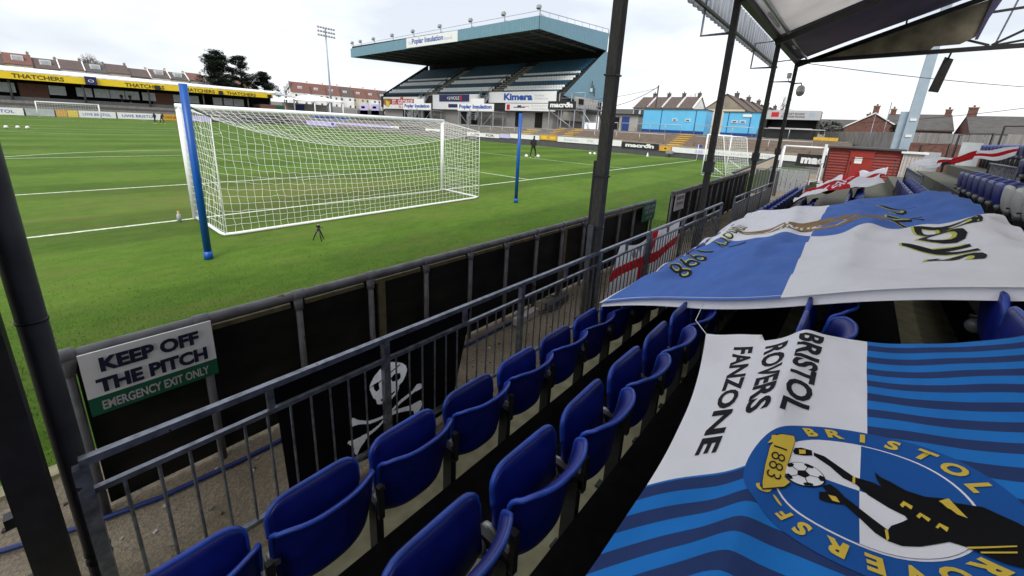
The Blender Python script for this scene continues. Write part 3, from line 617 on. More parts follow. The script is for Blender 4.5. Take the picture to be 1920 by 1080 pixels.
# ---- large quartered banner beyond it
def S2(a, b):
    # a 0..1 from near edge to far edge, b 0..1 up the stand
    tl = -9.5 - .12*(1-a) + .12*math.sin(PI*a)*.6; tr = -12.32
    xn = -2.66 - .1*b; xf = 4.55 - 2.0*b
    sagR = .55*math.sin(PI*max(0,min(1,(.85-a)/.85)))*(b**3)*.0
    t = tl+(tr-tl)*b; x = xn+(xf-xn)*a
    z = zstand(t)+.05
    env = min(1, max(0,a)/.16)**1.5*min(1, max(0,1-a)/.08+.3); z0 = z
    u = ((t-RT0+.0)/-RP); z += .085*(abs(math.cos(PI*u+.3*math.sin(9*a)+.15*math.sin(23*a))))**6*(.75+.25*math.sin(13*a+3*b)) - .04 - .05*(math.sin(PI*7.2*a+1.5*math.sin(4*b))**2)*abs(math.sin(PI*u)) + .012*abs(math.sin(31*a+9*b+2*math.sin(7*b)))**3 + .014*abs(math.sin(17*b-6*a+1.5*math.sin(8*a)))**4
    z += .03*wob(5.5*a, 3.2*b, .4) + .016*math.sin(19*a+7*b)*math.sin(6*b+4*a) + .02*math.sin(26*a-5*b)*max(0,.25-b)*3
    if b < .1: z -= .06*(1-b/.1)*(.6+.5*math.sin(23*a))
    z = z0 + (z-z0)*env + .02*(1-env)*math.sin(PI*3.4*b)
    return st(x, t, z)
F2 = Cloth(S2, -1)
def col2(a, b):
    if b < .012: return 'flag_white'
    if .47 < 0: return ''
    near = a < .475; low = b < .52
    return 'flag_blue' if near == low else 'flag_white'
F2.grid(lin(0,.475,70)+lin(.475,1,70)[1:], [0,.012]+lin(.012,.52,50)[1:]+lin(.52,1,50)[1:], col2)
def T2(txt, a0, b0, w, h, m1, L_=.02, bold=.02, sh=.2):
    # lettering reads towards the camera (-a), tops up the stand (+b)
    F2.text(txt, (a0+.003,b0-.006), (-1,0), (0,1), w, h, 'ink_yellow', .006, bold+.012, L_, 1, sh)
    F2.text(txt, (a0,b0), (-1,0), (0,1), w, h, 'ink', .010, bold, L_, 1, sh)
T2('memory', .66, .1, .25, .09, 'ink', bold=-.005, sh=.4); T2('1998', .355, .07, .17, .11, 'ink', bold=0)
T2('Jolly', .85, .73, .37, .13, 'ink', bold=-.01, sh=.45); T2('Boys', .425, .77, .29, .165, 'ink', bold=.005, sh=.45)
F2.poly([(.58,.16),(.6,.26),(.62,.42),(.64,.6),(.66,.74),(.63,.78),(.6,.7),(.575,.72),(.545,.68),(.53,.52),(.515,.36),(.52,.24),(.545,.17)], 'flag_brown', .006)
F2.poly([(.56,.24),(.585,.36),(.595,.55),(.6,.66),(.565,.6),(.55,.45),(.535,.3)], 'flag_white', .009)
F2.poly([(.565,.2),(.575,.27),(.572,.36),(.55,.38),(.53,.3),(.54,.22)], 'flag_pink', .011)
F2.poly([(.585,.52),(.6,.58),(.596,.66),(.575,.6)], 'flag_blue', .011); F2.poly([(.575,.44),(.585,.46),(.58,.53),(.565,.5)], 'flag_brown', .012)
F2.poly([(.42,.2),(.44,.22),(.46,.27),(.445,.27),(.425,.23)], 'ink', .008)
o = F2.mb.build('fan_banner', loc=S2(.5,.5)); tag(o, 'huge quartered blue and white banner with a brown figure draped over several rows', 'banner')
c = Cloth(lambda a, b: S2(.012*(1-b)+(-.0)*b, .012+a*.98) + Vector((-.01-.004*math.sin(9*a), 0, -.075*b*(.55+.45*min(1,a*3)))), 1); c.grid(lin(0,1,60), lin(0,1,3), lambda a, b: 'flag_white'); h = c.mb.build('hem', o)
# ---- pirate flag on the railing: printed through thin cloth, one layer
def inside(p, pl):
    x, y = p; r = False; n = len(pl)
    for k in range(n):
        (x1, y1), (x2, y2) = pl[k], pl[k-1]
        if (y1 > y) != (y2 > y) and x < (x2-x1)*(y-y1)/(y2-y1)+x1: r = not r
    return r
def S3(a, b): return st(a, RT+.04+.008*math.sin(11*a+2*b)+.004*math.sin(23*a), b)
def flagpos(u, v):
    x0 = -5.3+.02*(1-v); x1 = -3.78-.2*max(0,1-v)**1.2; return (x0+(x1-x0)*u, .08+.86*v - .05*u*(1-v) - .02*math.sin(PI*u)*v)
def cellgrid(S, pos, nu, nv, colour):
    b = MB(); vs = [S(*pos(i/nu, j/nv)) for i in range(nu+1) for j in range(nv+1)]; gr = {}
    for i in range(nu):
        for j in range(nv): q = i*(nv+1)+j; gr.setdefault(colour(*pos((i+.5)/nu, (j+.5)/nv)), []).append((q, q+nv+1, q+nv+2, q+1))
    b.v = vs
    for m, fs in gr.items():
        k = b.mi(m)
        for f in fs: b.f.append(list(f)); b.m.append(k); b.sm.append(True)
    return b
BB = [min(p[0] for p in SK_BONE2+SK_BONE1), max(p[0] for p in SK_BONE2+SK_HEAD), min(p[1] for p in SK_BONE1), max(p[1] for p in SK_HEAD)]
def pcol(x, z):
    if not (BB[0] < x < BB[1] and BB[2] < z < BB[3]): return 'flag_black'
    p = (x, z)
    for d in (SK_EYER, SK_EYEL, SK_NOSE, SK_MOUTH, SK_BAND):
        if inside(p, d): return 'flag_black'
    return 'bone' if inside(p, SK_HEAD) or inside(p, SK_BONE1) or inside(p, SK_BONE2) else 'flag_black'
tag(cellgrid(S3, flagpos, 330, 190, pcol).build('pirate_flag', loc=st(-4.6,RT,.5)), 'black pirate flag with white skull and crossbones hanging on the railing', 'flag')
# ---- red cross flag on the railing
def pos4(a, b): return (a, b)
def S4(a, b):
    x = -.92+2.3*a - .36*(1-b)*(1-a); z = .08+.86*b - .11*math.sin(PI*min(1,a/.48))*b*b*(a < .48) - .05*math.sin(PI*max(0,(a-.48)/.52))*b*b + .1*a*(1-b)
    return st(x, RT+.055+.03*math.sin(8*a+2*b)*(1-b*.6), z)
def col4(a, b):
    if abs(a-.47+.05*math.sin(5*b)) < .06: return 'thin_red'
    if abs(b-.47-.06*math.sin(7*a)) < .105: return 'thin_red'
    if ((a-.25)/.06)**2+((b-.8)/.13)**2 < 1 and math.sin(60*a+25*b) > -.3: return 'text_grey'
    return 'thin_white'
tag(cellgrid(S4, pos4, 200, 90, col4).build('cross_flag', loc=st(.2,RT,.5)), 'white flag with red cross and grey emblem tied to the railing', 'flag')
# ---- smaller flags lying over far seats
def S5(a, b):
    x = 5.2+5.2*a+.5*b; t = -10.25-1.5*b+.1*math.sin(6*a); return st(x, t, zstand(t)+.1+.07*wob(7*a,5*b,.7)+.06*math.sin(13*a+4*b)*.6+.05*abs(math.sin(9*b-5*a))**3-.1*(b<.2)*(1-b/.2))
F5 = Cloth(S5, -1); F5.grid(lin(0,1,60), lin(0,1,40), lambda a, b: 'flag_red' if abs(a-.5) < .1 or abs(b-.5) < .13 else 'flag_white')
F5.text('ROVERS', (.74,.44), (-1,0), (0,1), .5, .12, 'flag_white', .006, .02, .05)
tag(F5.mb.build('cross_flag', loc=S5(.5,.5)), 'crumpled white flag with red cross spread over seats before the red shed', 'flag')
def S6(a, b):
    x = 9.9-2.1*a-.5*b; t = -12.35-1.4*a; return st(x, t+.1*b, zstand(t)+.2+.04*wob(5*a,4*b,.2)+.03*math.sin(12*a)-.2*b)
F6 = Cloth(S6, 1); F6.grid(lin(0,1,50), lin(0,1,20), lambda a, b: 'flag_red' if abs(a-.55) < .12 or (abs(b-.5) < .15 and a > .3) else ('ink' if abs(a-.4) < .04 and b > .4 else 'flag_white'))
tag(F6.mb.build('cross_flag', loc=S6(.5,.5)), 'long white flag with red and black marks over the upper far seats', 'flag')

# ================================================================== folding seats
def shell(mb, fn, nu, nv, th, m):
    """two-sided curved plate with a rim; th = offset along +y"""
    vs = [fn(i/nu, j/nv) for i in range(nu+1) for j in range(nv+1)]; n = len(vs)
    vs2 = [p+Vector((0,th(k//(nv+1)/nu, k % (nv+1)/nv) if callable(th) else th,0)) for k, p in enumerate(vs)]; fs = []
    for i in range(nu):
        for j in range(nv): a = i*(nv+1)+j; fs.append((a, a+nv+1, a+nv+2, a+1)); fs.append((n+a, n+a+1, n+a+nv+2, n+a+nv+1))
    ring = [i*(nv+1) for i in range(nu+1)] + [nu*(nv+1)+j for j in range(1, nv+1)] + [i*(nv+1)+nv for i in range(nu-1,-1,-1)] + [j for j in range(nv-1,0,-1)]
    for k in range(len(ring)): a, b_ = ring[k], ring[(k+1) % len(ring)]; fs.append((a, n+a, n+b_, b_))
    mb.add(vs, fs, m, True)
    mb.v[-n:] = mb.v[-n:]
    k0 = len(mb.v)-n
    return mb.v.extend(vs2) or None
def seat_proto(m, label):
    r = thing('folding_seat', label, 'seat', (0,0,0), 'folding seats of the near stand')
    W = .455; m2 = 'seat_rim_sheen' if m == 'seat_blue' else m
    def back(u, v):
        s = 2*u-1; e = abs(s); hi = .795 - .02*e**8 - .0*(1-s*s) ; zz = .40 + (hi-.40)*v
        half = W/2*(1-.10*(1-v)**3) * (1-.07*max(0,(v-.82)/.18)**2)
        y = .07*(e**2.6) - .045*(v-.2) - .045*max(0,(v-.86)/.14)**2
        return Vector((s*half, y, zz))
    b = MB(); shell(b, back, 18, 14, .012, m)
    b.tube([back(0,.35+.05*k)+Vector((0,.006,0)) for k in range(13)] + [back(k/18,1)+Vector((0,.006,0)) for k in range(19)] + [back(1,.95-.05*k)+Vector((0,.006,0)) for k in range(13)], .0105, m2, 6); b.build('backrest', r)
    def pan(u, v):
        s = 2*u-1; e = abs(s); hi = .775-.03*e**8; lo = .44+.05*e**4; zz = lo+(hi-lo)*v
        half = .207*(1-.1*max(0,(v-.8)/.2)**2)
        return Vector((s*half, .125+.03*v-.03*math.sin(PI*v)*(1-e*e), zz))
    b = MB(); shell(b, pan, 16, 10, lambda u, v: .026+.05*math.sin(PI*min(1,v*1.02))**.8*math.sin(PI*u)**.5, m)
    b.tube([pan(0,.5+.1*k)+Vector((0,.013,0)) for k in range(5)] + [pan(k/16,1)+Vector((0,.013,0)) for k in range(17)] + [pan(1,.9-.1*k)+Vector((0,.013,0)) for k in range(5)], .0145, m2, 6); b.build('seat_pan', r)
    for s in (-1, 1):
        b = MB(); b.tube([(s*.225,.16,.47), (s*.205,.16,.47)], [.045,.045], 'hinge_grey', 12); b.build('hinge', r)
    b = MB(); b.box((.245,.05,.25), (.04,.075,.5), 'black_steel'); b.box((.245,.09,.5), (.03,.2,.05), 'black_steel'); b.box((.245,.05,.008), (.06,.16,.016), 'black_steel'); b.box((.245,.0,.56), (.03,.03,.2), 'black_steel'); b.build('bracket', r)
    for x_, y_ in ((.232,.02),(-.215,.055)): b = MB(); b.box((x_,y_,.585), (.026,.03,.03), 'hinge_grey'); b.build('bolt', r)
    return r
rs = random.Random(17)
SEATS = {'blue': None, 'white': None}; NSEAT = [0]
ROWN = ['front','second','third','fourth','fifth','sixth','seventh','eighth']
def place_seat(n, x, colr, where, idx, tilt=0):
    t, z = row(n); p = st(x, t, z)
    lab = '%s folding seat in the %s row, %s %s' % (colr, ROWN[n-1], ORD[idx], where)
    if SEATS[colr] is None:
        SEATS[colr] = seat_proto('seat_blue' if colr == 'blue' else 'seat_white', lab); r = SEATS[colr]
        KIDS[r.name] = [(c, list(c.children)) for c in r.children]; r.location = p; r.rotation_euler = (rs.gauss(0,.006),0,STROT+rs.gauss(0,.012))
    else: r = dup(SEATS[colr], p, STROT+rs.gauss(0,.014), lab, 'folding seats of the near stand')
    NSEAT[0] += 1; return r
SP = .497
for i in range(21): place_seat(1, -6.36+SP*i, 'blue', 'from the camera end', i)
for i in range(17): place_seat(1, 4.45+SP*i, 'blue', 'beyond the gangway', i)
for i in range(9): place_seat(2, -6.28+SP*i, 'blue', 'from the camera end', i)
for i in range(7): place_seat(2, 3.1+SP*i, 'white' if i == 0 else 'blue', 'past the quartered banner', i)
for i in range(2): place_seat(3, -3.12+SP*i, 'blue', 'between the two big banners', i)
for i in range(8): place_seat(3, 3.3+SP*i, 'white' if i in (0,) else 'blue', 'past the quartered banner', i)
for i in range(2): place_seat(4, -3.14+SP*i, 'blue', 'between the two big banners', i)
for i in range(9): place_seat(4, 2.9+SP*i, 'white' if i == 0 else 'blue', 'past the quartered banner', i)
for i in range(12): place_seat(5, .1+SP*i, 'white' if i in (2,3,4) else 'blue', 'from the near end', i)
for i in range(12): place_seat(6, .6+SP*i, 'blue', 'from the near end', i)
for i in range(14): place_seat(7, 1.6+SP*i, 'blue', 'from the near end', i)
for i in range(14): place_seat(7, 9.2+SP*i, 'blue', 'beyond the upper gangway', i)
# low tubular barriers between the upper far seats
def lowrail(label, x0, t0, x1, t1, z, h):
    r = thing('seat_barrier', label, 'railing', st(x0,t0,z)); b = MB(); b.tube([st(x0,t0,z), st(x0,t0,z+h), st(x1,t1,z+h), st(x1,t1,z)], .02, 'rail_steel', 8); b.build('frame', r)
    n = int((st(x1,t1,0)-st(x0,t0,0)).length/.12)
    for i in range(1, n): q = i/n; b = MB(); b.tube([st(x0+(x1-x0)*q,t0+(t1-t0)*q,z+.1), st(x0+(x1-x0)*q,t0+(t1-t0)*q,z+h)], .008, 'rail_steel', 6); b.build('baluster', r)
    b = MB(); b.beam(st(x0,t0,z+.1), st(x1,t1,z+.1), .02, .02, 'rail_steel'); b.build('bottom_rail', r)
lowrail('short barred barrier beside the blue seats right of the red shed', 9.8,-12.25, 5.6,-12.25, 1.25,.62)
lowrail('smaller barred barrier among the upper blue seats', 7.6,-13.4, 5.4,-13.4, 1.55,.62)
# ================================================================== goals
def net_panel(mb, P, nu, nv, r, m='net_white', jit=.0, seed=1):
    """P(u,v) surface; draws cords on a nu x nv grid as thin square prisms"""
    rg = random.Random(seed); pts = {}
    for i in range(nu+1):
        for j in range(nv+1):
            q = P(i/nu, j/nv)
            if 0 < i < nu and 0 < j < nv: q = q + Vector((rg.gauss(0,jit), rg.gauss(0,jit), rg.gauss(0,jit)))
            pts[i,j] = q
    for i in range(nu+1): mb.tube([pts[i,j] for j in range(nv+1)], r, m, 3, False, False)
    for j in range(nv+1): mb.tube([pts[i,j] for i in range(nu+1)], r, m, 3, False, False)
g = thing('goal', 'large white goal with net on the near goal line between two blue poles', 'goal', (0,0,0))
PR = .06
def ell(x, y0, y1, z0, z1): pass
for s in (-1, 1):
    b = MB(); b.tube([(s*3.72,0,0), (s*3.72,0,2.5)], PR, 'goal_white', 16); b.build('post', g)
b = MB(); b.tube([(-3.78,0,2.5), (3.78,0,2.5)], PR, 'goal_white', 16); b.build('crossbar', g)
b = MB(); b.tube([(-3.72,-.08,.035), (-3.72,-1.8,.035), (-3.7,-1.97,.035), (-3.5,-2.03,.035), (3.4,-2.03,.035), (3.6,-1.97,.035), (3.64,-1.8,.035), (3.72,-.08,.035)], .032, 'goal_white', 10); b.build('ground_frame', g)
def topback(u):   # sagging rear top edge of the net
    x = -3.66+7.3*u; s = math.sin(PI*u)**.8
    z = 2.33 - .62*s*(1-.25*u) - .12*u; y = -1.95+.35*s
    return Vector((x, y, z))
def Pback(u, v):
    a = topback(u); b_ = Vector((-3.66+7.3*u, -2.0, .06)); q = b_.lerp(a, v); q.y -= .10*math.sin(PI*v)*math.sin(PI*u); return q
def Ptop(u, v):
    a = Vector((-3.66+7.32*u, -.05, 2.47)); b_ = topback(u); q = a.lerp(b_, v); q.z -= .1*math.sin(PI*v)*math.sin(PI*u); return q
def Pside(s):
    def f(u, v):
        fr = Vector((s*3.72, -.05, .05+2.4*v)); tb = topback(0 if s < 0 else 1); bk = Vector((s*3.66 if s<0 else 3.64, -1.98, .06)).lerp(tb, v); q = fr.lerp(bk, u); q.x -= s*.07*math.sin(PI*u)*math.sin(PI*v); return q
    return f
b = MB(); R_ = .0034
net_panel(b, Pback, 50, 15, R_, jit=.009, seed=2); net_panel(b, Ptop, 50, 12, R_, jit=.009, seed=3); net_panel(b, Pside(-1), 13, 17, R_, jit=.008, seed=4); net_panel(b, Pside(1), 13, 17, R_, jit=.008, seed=5)
b.tube([topback(i/40) for i in range(41)], .008, 'net_white', 5); b.build('net', g)
for s in (0, 1):
    b = MB(); b.tube([Vector((-3.72 if s == 0 else 3.72,-.06,2.49)), topback(s)], .009, 'net_white', 6); b.tube([topback(s), Vector((-3.69 if s == 0 else 3.64,-2.0,.06))], .008, 'net_white', 6); b.build('net_rope', g)

for x, y, h, lab in ((-4.3,-3.33,2.82,'tall blue net pole standing left of the near goal'), (4.07,-3.29,2.85,'blue net pole standing right of the near goal')):
    b = MB(); b.tube([(x,y,0), (x+.01,y,h)], .055, 'pole_blue', 16); b.tube([(x,y,-.01), (x,y,.14)], .066, 'pole_blue', 16)
    tag(b.build('net_pole', loc=(x,y,0)), lab, 'pole', 'blue net poles behind the goal')
b = MB(); b.tube([(-4.27,-3.29,2.5), tuple(topback(0))], .014, 'black_steel', 6); tag(b.build('net_strap', loc=topback(0)), 'short black strap from the left blue pole to the goal net corner', 'strap')
# far goal
g = thing('goal', 'small looking white goal in front of the yellow-fronted terrace at the far end', 'goal', (0,94.6,0))
for s in (-1, 1): b = MB(); b.tube([(s*3.72,94.6,0), (s*3.72,94.6,2.5)], .075, 'goal_white', 10); b.build('post', g)
b = MB(); b.tube([(-3.79,94.6,2.5), (3.79,94.6,2.5)], .075, 'goal_white', 10); b.build('crossbar', g)
b = MB(); net_panel(b, lambda u, v: Vector((-3.7+7.4*u, 96.6-.7*v, 2.4*v)), 24, 9, .009); net_panel(b, lambda u, v: Vector((-3.7+7.4*u, 94.7+1.3*v, 2.45-.05*v)), 24, 4, .009)
for s in (-1, 1): net_panel(b, lambda u, v, s=s: Vector((s*3.72, 94.7+(1.9-.6*v)*u, .05+2.35*v)), 6, 8, .009)
b.build('net', g)
# portable training goal beside the corner
def training_goal(label, c, yaw, w, h, dlo, dhi, r=.045, net=True):
    R = Matrix.Rotation(yaw, 3, 'Z'); c = Vector(c); T = lambda x, y, z: c + R @ Vector((x, y, z))
    g = thing('training_goal', label, 'goal', c)
    for s in (-1, 1): b = MB(); b.tube([T(s*w/2,0,0), T(s*w/2,0,h)], r, 'goal_white', 10); b.build('post', g)
    b = MB(); b.tube([T(-w/2,0,h), T(w/2,0,h)], r, 'goal_white', 10); b.build('crossbar', g)
    b = MB()
    for s in (-1, 1):
        b.tube([T(s*w/2,0,h-.02), T(s*w/2,-dhi,h-.05), T(s*w/2,-dhi-.05,h-.12), T(s*w/2,-dlo,.05), T(s*w/2,0,.05)], r*.6, 'goal_white', 8); b.tube([T(s*w/2,-dlo*.1,.9), T(s*w/2,-dlo*.85,.25)], r*.5, 'goal_white', 8)
    b.tube([T(-w/2,-dlo,.05), T(w/2,-dlo,.05)], r*.6, 'goal_white', 8); b.tube([T(-w/2,-dhi,h-.05), T(w/2,-dhi,h-.05)], r*.45, 'goal_white', 8); b.build('back_frame', g)
    if not net: return g
    b = MB(); net_panel(b, lambda u, v: T(-w/2+w*u, -dlo+(dlo-dhi)*v, .06+(h-.12)*v), int(w/.16), int(h/.16), .005, jit=.01)
    for s in (-1, 1): net_panel(b, lambda u, v, s=s: T(s*w/2, -(dlo+(dhi-dlo)*v)*u, .06+(h-.1)*v), 9, int(h/.16), .005, jit=.01)
    net_panel(b, lambda u, v: T(-w/2+w*u, -dhi*v, h-.03*v), int(w/.16), 5, .005, jit=.01); b.build('net', g); return g
training_goal('white portable training goal standing at the corner by the railing', (23.05,-5.0,.0), -.17, 3.75, 2.55, 1.5, .9)
training_goal('white portable goal frame in front of the black lettered board by the red shed', (21.0,-9.75,.2), math.radians(100), 1.9, 1.95, 1.1, .9, .05, False)
# ================================================================== balls, bottle, tripod
BALL = [None]
def ball(p, label):
    b = MB(); r = .14
    if BALL[0] is None:
        b.lathe((0,0,0), [(max(.0001,r*math.sin(PI*i/12)), -r*math.cos(PI*i/12)) for i in range(13)], 'ball_white', 18)
        for q in range(12):
            g_ = 2.399963*q; z = 1-2*(q+.5)/12; e = Vector((math.sqrt(1-z*z)*math.cos(g_), math.sqrt(1-z*z)*math.sin(g_), z)); x = e.orthogonal().normalized(); y = e.cross(x)
            b.add([e*(r+.0015) + (x*math.cos(2*PI*k/5)+y*math.sin(2*PI*k/5))*.032 for k in range(5)], [(0,1,2,3,4)], 'text_grey')
        o = b.build('football'); BALL[0] = o
    else: o = BALL[0].copy(); COL.objects.link(o)
    o.location = Vector(p)+Vector((0,0,r)); o.rotation_euler = (p[0], p[1]*3, 0); tag(o, label, 'ball', 'footballs lying on the pitch')
for p, l in (((-7.5,46.4,0),'white football, leftmost of the row on the halfway line'), ((-6.79,46.45,0),'white football, second from the left in the row on the halfway line'), ((-6.13,46.32,0),'white football, third in the row on the halfway line'), ((-5.58,46.1,0),'white football, rightmost of the row on the halfway line'),
    ((20.05,8.55,0),'white football just behind the heel of the walking coach'), ((21.0,8.05,0),'white football just in front of the walking coach'),
    ((30.9,8.6,0),'white football, left of the trio by the far touchline'), ((31.1,8.2,0),'white football, middle of the trio by the far touchline'), ((31.3,7.8,0),'white football, right of the trio by the far touchline')): ball(p, l)
g = thing('drink_bottle', 'small clear bottle with orange cap by the left post', 'bottle', (-4.05,-.15,0))
b = MB(); b.lathe((-4.05,-.15,0), [(.001,0),(.04,0),(.042,.14),(.03,.18),(.018,.2)], 'pale_glass', 12); b.build('body', g)
b = MB(); b.lathe((-4.05,-.15,.2), [(.022,0),(.022,.045),(.001,.05)], 'orange', 10); b.build('cap', g)
g = thing('tripod', 'small black tripod with a remote camera on the grass behind the goal net', 'tripod', (-2.47,-3.42,0)); c = Vector((-2.47,-3.42,0))
for a in (.4, 2.5, 4.6): b = MB(); b.tube([c+Vector((.02*math.cos(a),.02*math.sin(a),.22)), c+Vector((.07*math.cos(a),.07*math.sin(a),.12)), c+Vector((.12*math.cos(a),.12*math.sin(a),0))], [.016,.013,.009], 'camera_black', 8); b.build('leg', g)
b = MB(); b.lathe(c+Vector((0,0,.2)), [(.001,0),(.025,0),(.028,.04),(.02,.06),(.001,.06)], 'camera_black', 10); b.build('head', g)
b = MB(); b.box(c+Vector((0,.01,.29)), (.055,.05,.05), 'camera_black'); b.tube([c+Vector((0,.03,.29)), c+Vector((0,.075,.29))], .02, 'camera_black', 10); b.tube([c+Vector((.03,0,.26)), c+Vector((.08,-.02,.25))], .008, 'camera_black', 6); b.box(c+Vector((0,-.0,.318)), (.04,.03,.012), 'skin'); b.build('camera', g)
# ================================================================== people
def skin_body(verts, edges, rad, name, mats, parent, levels=2):
    me = bpy.data.meshes.new(name); me.from_pydata(verts, edges, []); o = bpy.data.objects.new(name, me); COL.objects.link(o)
    o.modifiers.new('skin', 'SKIN'); sv = me.skin_vertices[0].data if me.skin_vertices else None
    if sv is None:
        bm = bmesh.new(); bm.from_mesh(me); bm.verts.layers.skin.verify(); bm.to_mesh(me); bm.free(); sv = me.skin_vertices[0].data
    for i, r in enumerate(rad): sv[i].radius = r if isinstance(r, tuple) else (r, r)
    sv[0].use_root = True
    s = o.modifiers.new('sub', 'SUBSURF'); s.levels = levels; s.render_levels = levels
    bpy.context.view_layer.update(); m2 = bpy.data.meshes.new_from_object(o.evaluated_get(bpy.context.evaluated_depsgraph_get()))
    bpy.data.objects.remove(o); m2.name = name
    q = bpy.data.objects.new(name, m2); COL.objects.link(q); q.parent = parent; m2.materials.clear()
    for m in mats: m2.materials.append(M[m])
    for p in m2.polygons: p.use_smooth = True
    ORG[q.name] = ORG[parent.name]; return q
def person(label, loc, yaw, stride=.28, arm=1.0, top='cloth_black', legs='cloth_black', sc=1.0, bend=.0):
    """standing or striding figure facing +Y before yaw"""
    g = thing('person', label, 'person', loc); g.rotation_euler = (0,0,yaw); g.scale = (sc,sc,sc)
    ORG[g.name] = Vector((0,0,0)); f = bend
    V = [(0,0,.97),(0,.01+f*.2,1.2),(0,.03+f*.45,1.42),(0,.05+f*.55,1.52),(0,.07+f*.6,1.6),(0,.09+f*.65,1.69),(0,.085+f*.62,1.8)]
    E_ = [(0,1),(1,2),(2,3),(3,4),(4,5),(5,6)]; Rr = [(.15,.11),(.16,.105),(.17,.105),(.06,.06),(.075,.085),(.085,.1),(.06,.07)]
    for s in (-1, 1):
        k = len(V); d = stride*s
        V += [(s*.095,0,.9),(s*.1,d*.75+.05,.5),(s*.1,d*1.15-.02,.1),(s*.1,d*1.15-.0,.045),(s*.11,d*1.15+.17,.035)]
        E_ += [(0,k),(k,k+1),(k+1,k+2),(k+2,k+3),(k+3,k+4)]; Rr += [.092,.06,.042,.045,(.04,.03)]
        k = len(V); y = f*.45
        V += [(s*.19,.03+y,1.4),(s*.24,-.04+y-.06*s*stride,1.14),(s*.2,.16*arm+y-.12*s*stride,.98+.1*(arm-1)),(s*.18,.25*arm+y-.12*s*stride,.95+.12*(arm-1))]
        E_ += [(2,k),(k,k+1),(k+1,k+2),(k+2,k+3)]; Rr += [.062,.048,.034,(.04,.025)]
    o = skin_body(V, E_, Rr, 'body', [top, legs, 'skin', 'hair', 'ball_white'], g)
    hands = [Vector(V[i]) for i in (15, 24)] if len(V) > 24 else []
    for p in o.data.polygons:
        c = p.center
        if c.z > 1.53+0*f: p.material_index = 3 if (c.z > 1.74 or c.y < .05+f*.6) else 2
        elif c.z < .09: p.material_index = 4
        elif abs(c.x) > .14 and c.z < 1.03 and c.z > .8 and c.y > .17*arm+f*.4-.12*abs(stride)-.02: p.material_index = 2
        elif c.z < .93: p.material_index = 1
        else: p.material_index = 0
    b = MB(); yv = .175+f*.65
    b.lathe((.032,yv-.015,1.695), [(.001,-.01),(.01,0),(.001,.01)], 'cloth_black', 6); b.lathe((-.032,yv-.015,1.695), [(.001,-.01),(.01,0),(.001,.01)], 'cloth_black', 6)
    b.add([(-.012,yv-.01,1.65),(.012,yv-.01,1.65),(0,yv+.02,1.652),(0,yv-.005,1.7)], [(0,1,2),(1,3,2),(3,0,2)], 'skin'); b.box((0,yv-.015,1.622), (.045,.012,.008), 'red'); b.build('face', g)
    for s in (-1,1):                                            # fingers
        i = 15 if s < 0 else 24; h = Vector(V[i]) if i < len(V) else Vector((0,0,0))
        b = MB()
        for k in range(4): b.tube([h+Vector(((k-1.5)*.017,.01,-.005)), h+Vector(((k-1.5)*.018,.05+.006*(k in (1,2)),-.015)), h+Vector(((k-1.5)*.018,.075+.008*(k in (1,2)),-.04))], [.009,.008,.006], 'skin', 6)
        b.tube([h+Vector((-s*.03,0,0)), h+Vector((-s*.05,.03,-.01)), h+Vector((-s*.045,.055,-.025))], [.01,.009,.007], 'skin', 6); b.build('fingers', g)
    return g
person('person in black tracksuit striding across the pitch with a football at each foot', (20.6,8.3,0), math.radians(-75), .3, 1.25)
person('person in dark kit near the far left corner, walking with a ball', (7.9,74.2,0), math.radians(40), .25, 1.0, 'navy', 'cloth_black')
person('person in dark top bending forward at the far left, beside another', (8.6,73.5,0), math.radians(-60), .2, 1.0, 'cloth_black', 'cloth_black', bend=.35)
# ================================================================== main stand
SY0, SY1 = 26.5, 79.8
S = thing('grandstand', 'large teal cantilever grandstand with tiers of white and blue seats', 'grandstand', (56,50,0))
RX0, RX1 = 45.0, 66.6
b = MB()                                                     # roof: wedge section
sec = [(RX0+.25,16.55),(RX0+.25,18.2),(RX1,20.0),(RX1,17.1)]
b.prism([(x,SY0+.25,z) for x, z in sec], (0,SY1-SY0-.5,0), 'dark_roof'); b.build('roof', S)
b = MB()
for i in range(13):
    y = SY0+2+i*(SY1-SY0-4)/12; b.beam((RX0+.5,y,16.42), (RX1-.5,y,16.95), .25, .3, 'roof_beam')
for i in range(9):
    x = RX0+2+i*2.3; b.beam((x,SY0+.4,16.56+.0257*(x-RX0)-.05), (x,SY1-.4,16.56+.0257*(x-RX0)-.05), .12, .12, 'black_steel')
b.build('roof_beams', S)
b = MB()                                                     # ribbed teal fascia, front and near end
def rib(b, p, q, h0, h1, n, m, out):
    p, q = Vector(p), Vector(q); out = Vector(out); vs = []
    for i in range(n*4+1):
        t = i/(n*4); e = p.lerp(q, t); o = out*(.05 if (i % 4) in (1,2) else 0); vs += [e+o+Vector((0,0,h0[0]+(h0[1]-h0[0])*t)), e+o+Vector((0,0,h1[0]+(h1[1]-h1[0])*t))]
    b.add(vs, [(2*i,2*i+2,2*i+3,2*i+1) for i in range(n*4)], m)
    b.prism([p-out*.02+Vector((0,0,h0[0])), q-out*.02+Vector((0,0,h0[1])), q-out*.02+Vector((0,0,h1[1])), p-out*.02+Vector((0,0,h1[0]))], -out*.15, m)
rib(b, (RX0,SY1,0), (RX0,SY0,0), (15.9,16.5), (17.75,18.3), 110, 'teal', (-1,0,0))
rib(b, (RX0,SY0,0), (RX1+.2,SY0,0), (16.5,17.1), (18.3,20.1), 40, 'teal', (0,-1,0))
rib(b, (RX0,SY1,0), (RX1+.2,SY1,0), (15.9,17.1), (17.75,20.1), 30, 'teal', (0,1,0)); b.build('fascia', S)
